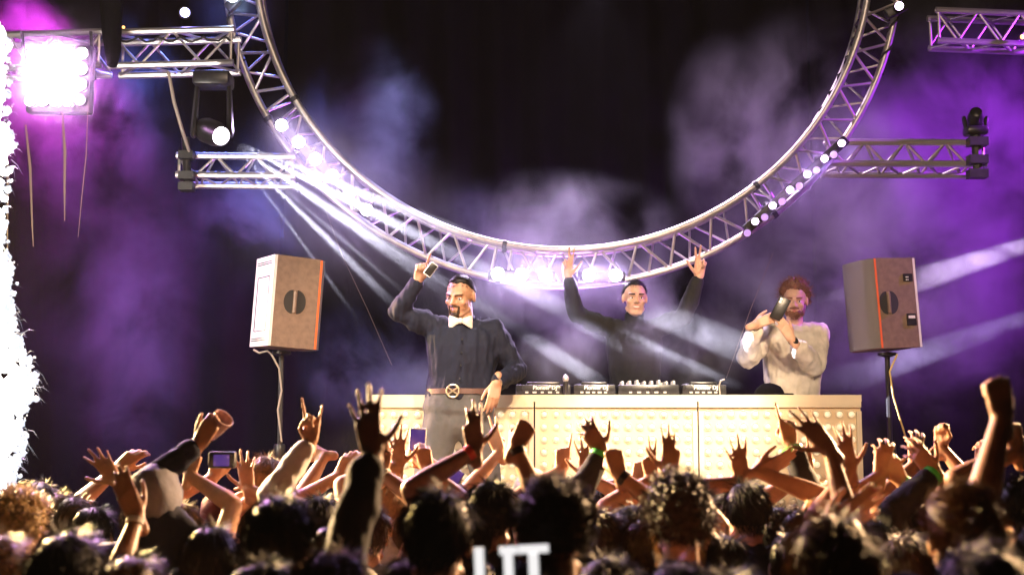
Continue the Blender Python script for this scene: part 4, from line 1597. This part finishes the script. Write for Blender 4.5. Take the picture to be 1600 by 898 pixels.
CP('person at the left raising one bent bare hand beside the spread hand', 222, 775, 62, 'short', 'hair_brown', 'maroon', [('L', 184, 732, 42, 'relaxed', 'none', None, 0, .1)])
CP('person at the left in a dark jacket raising a spread hand that leans left', 146, 792, 70, 'short', 'hair_black', 'olive', [('R', 182, 752, 128, 'open', 'long', None, 20, .1)])
CP('person in a peaked cap holding up a camera with both hands at the left', 347, 764, 64, 'cap', 'maroon', 'navy', [('L', 333, 746, 72, 'grip', 'none', None, 0, .16), ('R', 388, 765, 100, 'open', 'none', None, 0, .1)])
CP('person in a white shirt raising a hand with the index and little fingers up', 502, 775, 72, 'short', 'hair_black', 'whitecloth', [('L', 485, 690, 88, 'horns', 'long', None, 180, .05)])
CP('person beside the left speaker stand with a yellow band on a lowered forearm', 462, 792, 62, 'short', 'hair_black', 'maroon', [('L', 402, 770, 200, 'relaxed', 'none', 'yellow', 0, .1)])
CP('person lifting both bare forearms together left of the booth', 552, 768, 66, 'long', 'hair_brown', 'maroon', [('L', 530, 742, 62, 'relaxed', 'none', None, 0, .14), ('R', 568, 752, 140, 'relaxed', 'none', None, 0, .14)])
CP('person filming the bow tied performer with a white phone, left hand spread', 606, 748, 66, 'short', 'hair_light', 'palegrey', [('L', 622, 728, 92, 'open', 'none', None, 0, .16), ('R', 668, 733, 104, 'grip', 'none', None, 0, .2)])
CP('person with a green band on a forearm held level before the bow tied performer', 748, 775, 64, 'bun', 'hair_black', 'maroon', [('L', 676, 726, 165, 'relaxed', 'none', 'green', 0, .14)])
CP('person in a pale grey hood holding up a pink cup at the left', 245, 728, 76, 'hood', 'palegrey', 'navy', [('R', 311, 694, 62, 'grip', 'long', None, 0, .05, -.6)])
CP('person with yellow lit curls beside the white spark fountain', 32, 768, 84, 'curly', 'hair_blond', 'olive')
CP('person with a red band holding three fingers up before the bow tied performer', 768, 752, 82, 'short', 'hair_black', 'black', [('L', 742, 703, 97, 'three', 'none', 'red', 0, .05)], skin='skin_dark')
CP('person with a dark watch reaching a fist up across the left booth panel', 738, 795, 82, 'short', 'hair_black', 'navy', [('R', 806, 698, 62, 'fist', 'none', 'watch', 0, .1)])
CP('person in black sleeve and green band, drooping hand before the middle panel', 988, 790, 76, 'short', 'hair_black', 'black', [('L', 941, 706, 122, 'claw', 'long', 'green', 0, .1)], skin='skin_dark')
CP('person with thick dark curls before the middle of the booth', 1060, 745, 102, 'curly', 'hair_brown', 'black')
CP('person with both hands thrown open in front of the right booth panel', 1165, 754, 74, 'short', 'hair_black', 'navy', [('L', 1160, 752, 98, 'open', 'none', None, 0, .12), ('R', 1184, 737, 22, 'flat', 'none', None, 30, .12)])
CP('person in black sleeve and green band pointing one finger at the right panel', 1216, 792, 72, 'short', 'hair_black', 'black', [('R', 1235, 694, 96, 'point', 'long', 'green', 0, .08)])
CP('blond person with fair strands at the right end of the booth', 1300, 752, 66, 'long', 'hair_blond', 'grey')
CP('person reaching a dark spread hand to the upper left across the right booth corner', 1238, 830, 84, 'short', 'hair_black', 'black', [('R', 1296, 702, 128, 'open', 'none', None, 0, .1)], skin='skin_dark')
CP('person with bright fingertips raised in front of the right end of the booth', 1352, 815, 84, 'long', 'hair_black', 'maroon', [('L', 1328, 735, 100, 'open', 'none', None, 0, .1)])
CP('person with both hands up and a green band under the right speaker stand', 1402, 790, 74, 'short', 'hair_black', 'navy', [('L', 1376, 742, 78, 'claw', 'none', None, 0, .1), ('R', 1408, 752, 112, 'relaxed', 'none', 'green', 0, .1)])
CP('person in dark sleeve and green band, crooked open hand beside the yellow cable', 1486, 800, 76, 'short', 'hair_black', 'black', [('L', 1461, 738, 128, 'claw', 'long', 'green', 0, .1)])
CP('person at the right edge raising a hand behind the tall fist', 1600, 745, 84, 'short', 'hair_black', 'maroon', [('L', 1590, 706, 100, 'fist', 'none', None, 0, .1)])
CP('fair haired person in profile looking right, a cheek catching light', 1082, 788, 92, 'long', 'hair_blond', 'maroon', yaw=-65, skin='skin_pale')
CP('person with a black watch on a raised fist before the middle panel', 940, 800, 86, 'long', 'hair_brown', 'black', [('R', 968, 742, 104, 'fist', 'none', 'watch', 0, .1)])
CP('dark haired person with a pink rim below the cap at the left', 330, 822, 92, 'short', 'hair_black', 'navy')
CP('dark haired person low between the curls and the spread hands', 1128, 838, 92, 'long', 'hair_black', 'black')
CP('person with a round head low at the right under the green band', 1412, 836, 96, 'short', 'hair_brown', 'black')
CP('dark haired person low under the horned hand', 518, 820, 98, 'bun', 'hair_black', 'maroon')
CP('broad dark head of a person left of the horned hand', 438, 776, 112, 'short', 'hair_black', 'black')
CP('large round dark head in front of the phone and the left booth panel', 684, 766, 116, 'short', 'hair_black', 'navy')
CP('tall person with gold rimmed hair right of the white letters', 864, 746, 122, 'quiff', 'hair_brown', 'black')
CP('tall person with yellow rimmed hair at the right beside the tall fist', 1500, 756, 118, 'quiff', 'hair_light', 'black')
CP('dark haired person low at the left with a yellow rim at one side', 108, 836, 124, 'long', 'hair_black', 'olive')
CP('person cut by the left edge of the picture with orange lit hair', -6, 838, 112, 'long', 'hair_light', 'olive')
CP('person raising a thin dark arm that leans left, low at the left', 296, 880, 92, 'short', 'hair_black', 'navy', [('L', 214, 808, 118, 'flat', 'none', 'pale', 0, .3)], skin='skin_dark')
CP('person stretching a big dark arm with open fingers up the left end of the booth', 648, 870, 112, 'short', 'hair_black', 'black', [('L', 582, 708, 100, 'open', 'long', None, 0, .12)], skin='skin_dark')
CP('person reaching a bright bare forearm low at the right of the fair profile', 1150, 895, 118, 'short', 'hair_black', 'maroon', [('R', 1292, 830, 32, 'flat', 'none', None, 0, .1)], skin='skin_pale')
CP('person raising the tallest fist, at the right edge', 1636, 812, 116, 'short', 'hair_black', 'black', [('L', 1566, 650, 94, 'fist', 'none', None, 0, .12)])
CP('blond rimmed large head low in front of the right booth panel', 1296, 806, 138, 'long', 'hair_light', 'black')
CP('dark haired person low beside the white letters, at their left', 735, 856, 104, 'bun', 'hair_black', 'maroon')
CP('dark haired person low at the right of the white letters', 948, 872, 112, 'short', 'hair_black', 'black')
CP('large dark head low at the bottom right under the yellow rimmed hair', 1520, 852, 138, 'short', 'hair_brown', 'black')
CP('dark haired person at the bottom left between the thin arm and the yellow rimmed head', 205, 872, 112, 'long', 'hair_brown', 'maroon')
CP('dark head with a yellow lit parting at the bottom under the horned hand', 520, 866, 132, 'long', 'hair_light', 'black')
CP('dark haired person at the bottom centre behind the white letters', 822, 878, 126, 'short', 'hair_black', 'black')
CP('dark haired person at the bottom right corner', 1410, 898, 128, 'cap', 'black', 'navy')
CP('dark haired person at the bottom below the fair profile', 1058, 880, 126, 'short', 'hair_brown', 'black')
CP('dark haired person at the bottom left, low under the pink rimmed head', 405, 880, 124, 'short', 'hair_black', 'navy')


# second rows seen between the others
CP('straight haired person between the pink rimmed head and the spread hand at the left', 118, 776, 64, 'short', 'hair_brown', 'black')
CP('person holding a thin fist up just left of the person in the peaked cap', 284, 786, 66, 'short', 'hair_light', 'grey', [('R', 296, 742, 80, 'fist', 'none', None, 0, .1)])
CP('long haired person between the peaked cap and the pale rimmed short hair', 380, 776, 64, 'long', 'hair_brown', 'maroon')
CP('person with a bun right of the phone, under the level green banded forearm', 642, 786, 66, 'bun', 'hair_brown', 'grey')
CP('straight haired person between the brimmed cap and the pointing finger', 838, 790, 66, 'long', 'hair_light', 'black')
CP('person raising a slim open hand just right of the pointing finger', 905, 782, 64, 'short', 'hair_black', 'grey', [('R', 918, 745, 94, 'open', 'none', None, 0, .08)])
CP('person raising two slim fingers between the small fist and the thick dark curls', 1030, 788, 66, 'short', 'hair_light', 'black', [('L', 1019, 748, 98, 'peace', 'none', None, 0, .08)])
CP('straight haired person behind the fair profile, right of the thick dark curls', 1120, 776, 66, 'long', 'hair_black', 'maroon')
CP('person raising a slim pointing hand right of the green banded finger', 1268, 782, 66, 'short', 'hair_brown', 'grey', [('L', 1262, 736, 100, 'point', 'none', None, 0, .08)])
CP('person raising a crooked slim hand between the right stand and the loose fist', 1438, 780, 66, 'short', 'hair_brown', 'maroon', [('L', 1430, 724, 84, 'claw', 'none', None, 0, .08)])
CP('person raising a limp hand between the yellow rimmed head and the tall fist', 1548, 772, 68, 'long', 'hair_brown', 'grey', [('L', 1532, 732, 78, 'relaxed', 'none', None, 0, .08)])
CP('straight haired person right of the horned hand with one slim arm up', 575, 790, 70, 'short', 'hair_brown', 'grey', [('R', 596, 738, 84, 'relaxed', 'none', 'pale', 0, .1)])
CP('short haired person between the large round dark head and the white letters', 735, 800, 78, 'short', 'hair_light', 'maroon')
CP('person with slim raised fingers left of the thick dark curls', 1006, 812, 80, 'short', 'hair_brown', 'grey', [('R', 1046, 740, 84, 'three', 'none', None, 0, .1)])
CP('straight haired person low between the right booth panel and the bright fingertips', 1252, 800, 82, 'long', 'hair_brown', 'navy')


# --- things held up
def held_phone(px, py, Y, rot, label, m_case='white', screen='phone_screen', s=1.0):
    q = P(px, py, Y)
    t = thing('phone', label, 'phone', q, 'phones held up in the crowd')
    bevel_box(q, (.076 * s, .011, .15 * s), .005, rot).build('case', M[m_case], t)
    bevel_box(q + rot @ Vector((0, -.0062, 0)), (.068 * s, .002, .136 * s), .0008, rot).build('screen', M[screen], t)


M['phone_screen'] = mat('lit_phone_screen', (0.02, 0.02, 0.03), 0.15, emit=(0.16, 0.07, 0.4), estr=0.5, noise_amt=.5)
held_phone(652, 694, 6.35, face_rot(4, 0, 3), 'white framed phone with a violet screen filming the bow tied performer', s=1.05)
held_phone(700, 738, 6.3, face_rot(0, 20, -58), 'dark phone lying tilted in front of the trousers of the bow tied performer', 'black_plastic', 'phone_screen')
q = P(348, 718, 5.9)
t = thing('camera', 'small black camera held up by the person in the cap', 'camera', q)
bevel_box(q, (.12, .05, .075), .01).build('body', M['black_plastic'], t)
G().lathe(q, (0, 1, 0), [(.03, .02), (.032, .06), (.028, .062), (.026, .05)], 14).build('lens', M['black_metal'], t)
bevel_box(q + Vector((0, -.026, -.002)), (.07, .003, .05), .001).build('screen', M['phone_screen'], t)
q = P(338, 666, 5.22)
t = thing('pink_cup', 'pale pink cup held up in the dark sleeve of the person in the grey hood', 'cup', q)
M['pinkcup'] = mat('pink_cup_plastic', (0.75, 0.5, 0.52), 0.3, noise_amt=.1)
ax_ = Vector((.55, -.35, .55)).normalized()
G().lathe(q - ax_ * .05, ax_, [(.028, 0), (.03, .002), (.041, .1), (.043, .103), (.04, .104), (.03, .012)], 18).build('cup_body', M['pinkcup'], t)

# --- the white letters, their glow added, on an added pole
YL_ = 2.95
t = thing('letter_sign', 'white block letters reading LIT with an added glow, held low in the crowd', 'sign', P(800, 898, YL_))
s_ = 1.0 / ppm(YL_, 1.8)
M['sign_white'] = mat('added_glow_white', (0.82, 0.82, 0.84), 0.5, emit=(1, .98, .97), estr=.95)  # emission added to keep the unlit letter fronts white
M['sign_edge'] = mat('grey_sign_edge', (0.06, 0.06, 0.065), 0.6)
sl = math.radians(-2.6)


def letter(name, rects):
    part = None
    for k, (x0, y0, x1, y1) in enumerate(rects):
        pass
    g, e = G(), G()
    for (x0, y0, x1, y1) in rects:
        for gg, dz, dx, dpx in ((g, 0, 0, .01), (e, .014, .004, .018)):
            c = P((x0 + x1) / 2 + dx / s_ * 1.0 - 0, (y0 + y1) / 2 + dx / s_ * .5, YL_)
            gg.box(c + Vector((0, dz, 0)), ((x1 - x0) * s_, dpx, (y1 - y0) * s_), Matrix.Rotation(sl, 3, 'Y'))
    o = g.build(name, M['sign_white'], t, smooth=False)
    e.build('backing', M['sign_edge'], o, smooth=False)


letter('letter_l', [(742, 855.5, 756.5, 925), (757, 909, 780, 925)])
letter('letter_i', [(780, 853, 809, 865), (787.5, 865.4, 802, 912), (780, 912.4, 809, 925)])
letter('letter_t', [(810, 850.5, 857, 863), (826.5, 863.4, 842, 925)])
G().tube([P(800, 921, YL_ + .03), P(802, 1010, YL_ + .03), P(802, 1150, YL_ + .05)], .014, 8).build('pole', M['black_metal'], t)
G().box(P(800, 918, YL_ + .032), (118 * s_, .012, .02), Matrix.Rotation(sl, 3, 'Y')).build('crossbar', M['black_metal'], t, smooth=False)
# ------------------------------------------------------------------ white spark fountain at the left edge
random.seed(21)
Yp = 6.6
g = G()
# half width of the white mass in pixels against picture height, measured from x = -25
PROF = [(40, 40), (80, 45), (150, 43), (180, 42), (215, 46), (262, 41), (300, 34), (345, 35), (400, 39), (440, 46), (490, 45), (540, 61), (600, 84), (650, 61), (690, 63), (730, 53), (770, 51), (860, 48)]


def half(y):
    for (a_, b_), (c_, d_) in zip(PROF, PROF[1:]):
        if a_ <= y <= c_:
            return b_ + (d_ - b_) * (y - a_) / (c_ - a_)
    return 30


def lump(c_, r_, m_, n=9, k=6, rough=.45):
    o = len(g.v)
    g.ball(c_, (r_ * random.uniform(.75, 1.25), r_ * random.uniform(.75, 1.25), r_ * random.uniform(.75, 1.3)), n, k)
    for i in range(o, len(g.v)):
        v = g.v[i]
        d = v - Vector(c_)
        g.v[i] = Vector(c_) + d * (1 + rough * noise.noise(v * (2.2 / max(r_, .012))))


y_ = 40
while y_ < 900:
    hw = half(y_)
    for k in range(3):
        r_ = random.uniform(.022, .042)
        x_ = -34 + random.uniform(0, 1) ** .7 * (hw - 9)
        lump(P(x_, y_ + random.uniform(-8, 8), Yp + random.uniform(-.1, .1)), r_, None, 12, 8, .6)
    y_ += 6
core = g
mid = g = G()
for i in range(330):
    y_ = random.choice([random.uniform(60, 860), random.uniform(400, 780)])
    x_ = -30 + half(y_) + random.gauss(-2, 5)
    lump(P(x_, y_, Yp + random.uniform(-.1, .02)), random.uniform(.006, .02), None, 8, 6, .8)
dim = g = G()
for i in range(300):
    y_ = random.choice([random.uniform(60, 860), random.uniform(480, 760)])
    x_ = -30 + half(y_) + random.gauss(0, 6)
    p_ = P(x_, y_, Yp + random.uniform(-.1, .08))
    if i % 3 == 0:
        lump(p_, random.uniform(.002, .007), None, 6, 4, .8)
    else:
        L_ = random.uniform(.02, .09)
        v_ = Vector((random.uniform(.1, 1), random.uniform(-.4, .4), random.uniform(-.9, .6))) * L_
        strand(g, [p_, p_ + v_ * .5, p_ + v_ + Vector((0, 0, -L_ * .35))], random.uniform(.0008, .0022))
g = core
f_ = thing('spark_fountain', 'blown out white spark fountain rising along the left edge of the picture', 'spark fountain', P(-20, 860, Yp))
g.build('spark_plume', M['pyro'], f_, kind='stuff')
mid.build('spark_smoke', M['pyro_mid'], f_, kind='stuff')
dim.build('flying_sparks', M['pyro_dim'], f_, kind='stuff')
b_ = P(-20, 860, Yp)
G().lathe((b_.x, b_.y, 0.0), (0, 0, 1), [(.12, 0), (.12, .18), (.09, .2), (.05, .22)], 14).build('launcher', M['black_metal'], f_)
point('spark_fountain_light', P(30, 600, Yp - .05), 170, (1.0, .82, .6), .2)
point('spark_fountain_light', P(20, 300, Yp + .2), 170, (1.0, .9, .8), .2)


# ------------------------------------------------------------------ smoke and haze
def smoke_mat(name, dens, scale, lo, hi, col=(0.85, 0.85, 0.9), aniso=0.2, warp=0.35):
    m = bpy.data.materials.new(name)
    m.use_nodes = True
    nt = m.node_tree
    for n_ in list(nt.nodes):
        nt.nodes.remove(n_)
    out = nt.nodes.new('ShaderNodeOutputMaterial')
    pv = nt.nodes.new('ShaderNodeVolumePrincipled')
    pv.inputs['Color'].default_value = (*col, 1)
    pv.inputs['Anisotropy'].default_value = aniso
    pv.inputs['Density Attribute'].default_value = ''
    tc = nt.nodes.new('ShaderNodeTexCoord')
    geo = nt.nodes.new('ShaderNodeNewGeometry')
    ns = nt.nodes.new('ShaderNodeTexNoise')
    ns.inputs['Scale'].default_value = scale
    ns.inputs['Detail'].default_value = 7
    ns.inputs['Roughness'].default_value = 0.6
    ns.inputs['Distortion'].default_value = warp
    nt.links.new(geo.outputs['Position'], ns.inputs['Vector'])
    mr = nt.nodes.new('ShaderNodeMapRange')
    mr.inputs[1].default_value = lo
    mr.inputs[2].default_value = hi
    nt.links.new(ns.outputs['Fac'], mr.inputs[0])
    ln = nt.nodes.new('ShaderNodeVectorMath')
    ln.operation = 'LENGTH'
    nt.links.new(tc.outputs['Object'], ln.inputs[0])
    fr = nt.nodes.new('ShaderNodeMapRange')
    fr.interpolation_type = 'SMOOTHSTEP'
    fr.inputs[1].default_value = 1.0
    fr.inputs[2].default_value = 0.25
    fr.inputs[3].default_value = 0.0
    fr.inputs[4].default_value = dens
    nt.links.new(ln.outputs['Value'], fr.inputs[0])
    mu = nt.nodes.new('ShaderNodeMath')
    mu.operation = 'MULTIPLY'
    nt.links.new(mr.outputs[0], mu.inputs[0])
    nt.links.new(fr.outputs[0], mu.inputs[1])
    nt.links.new(mu.outputs[0], pv.inputs['Density'])
    nt.links.new(pv.outputs[0], out.inputs['Volume'])
    return m


SM = {'veil': smoke_mat('veil_smoke', .2, 1.6, .35, .75), 'faint': smoke_mat('faint_smoke', .4, 1.9, .4, .72), 'bright': smoke_mat('lamp_glow_smoke_dense', 0.6, 1.2, .1, .8, aniso=.45), 'beam': smoke_mat('beam_mist', 0.5, 2.0, .2, .8), 'mist': smoke_mat('low_mist', .2, 2.2, .3, .75), 'glow': smoke_mat('lamp_glow_smoke', 0.42, 1.2, .1, .8, aniso=.45), 'right': smoke_mat('drifting_smoke', 1.1, 1.5, .42, .72), 'thin': smoke_mat('thin_smoke', 0.8, 1.9, .44, .72), 'wisp': smoke_mat('beam_smoke', 2.0, 3.0, .34, .68, warp=.6)}  # glow and bright: denser smoke added round lamps to imitate their bloom
ball_me = G().ball((0, 0, 0), 1, 20, 12)


def puff(px, py, Y, rx, ry, rz, kind):
    c_ = P(px, py, Y)
    me = ball_me.mesh('smoke', SM[kind])
    o = bpy.data.objects.new('smoke', me)
    COL.objects.link(o)
    o.location = c_
    o.scale = (rx, ry, rz)
    _props(o, kind='stuff')
    return o


puff(1340, 340, 10.0, 1.55, .75, 1.9, 'right')
puff(1500, 230, 10.0, 1.2, .7, 1.9, 'right')
puff(1430, 520, 9.9, 1.2, .6, .8, 'right')
puff(1260, 480, 9.25, .75, .3, .6, 'thin')
puff(1130, 220, 10.1, .5, .5, .95, 'faint')
puff(860, 375, 10.0, 1.2, .6, .6, 'thin')
puff(580, 200, 9.9, .6, .5, .8, 'thin')
puff(215, 560, 9.7, .6, .5, 1.3, 'faint')
puff(610, 570, 9.25, .75, .4, .6, 'right')
puff(420, 350, 9.8, .7, .5, .7, 'thin')
puff(120, 150, 9.8, .9, .5, 1.1, 'thin')
puff(1075, 545, 8.5, .55, .2, .36, 'wisp')
puff(880, 560, 8.5, .4, .2, .3, 'wisp')
puff(540, 345, 8.45, 1.05, .3, .75, 'beam')
puff(950, 705, 7.3, 1.7, .32, .42, 'mist')
puff(1345, 470, 8.3, .6, .22, .5, 'mist')
puff(1010, 470, 9.3, 1.2, .3, .5, 'thin')
puff(770, 445, 8.4, .8, .2, .45, 'faint')
puff(190, 420, 10.3, 1.2, .4, 1.8, 'veil')
puff(500, 262, 8.95, .75, .5, .75, 'glow')  # from here on, smoke added round the lamps to spread their glow
puff(868, 428, 8.95, .85, .4, .45, 'bright')
puff(1250, 285, 8.95, .55, .35, .5, 'glow')
puff(85, 115, 8.5, .62, .4, .62, 'glow')
puff(370, 0, 9.0, .4, .3, .4, 'glow')

hz = bpy.data.materials.new('stage_haze')
hz.use_nodes = True
nt = hz.node_tree
for n_ in list(nt.nodes):
    nt.nodes.remove(n_)
out = nt.nodes.new('ShaderNodeOutputMaterial')
pv = nt.nodes.new('ShaderNodeVolumePrincipled')
pv.inputs['Color'].default_value = (0.9, 0.9, 0.95, 1)
pv.inputs['Density'].default_value = 0.0001
pv.inputs['Anisotropy'].default_value = 0.45
nt.links.new(pv.outputs[0], out.inputs['Volume'])
G().box((0, 2.5, 3.6), (25, 25, 9.2)).build('haze', hz, kind='stuff', smooth=False)
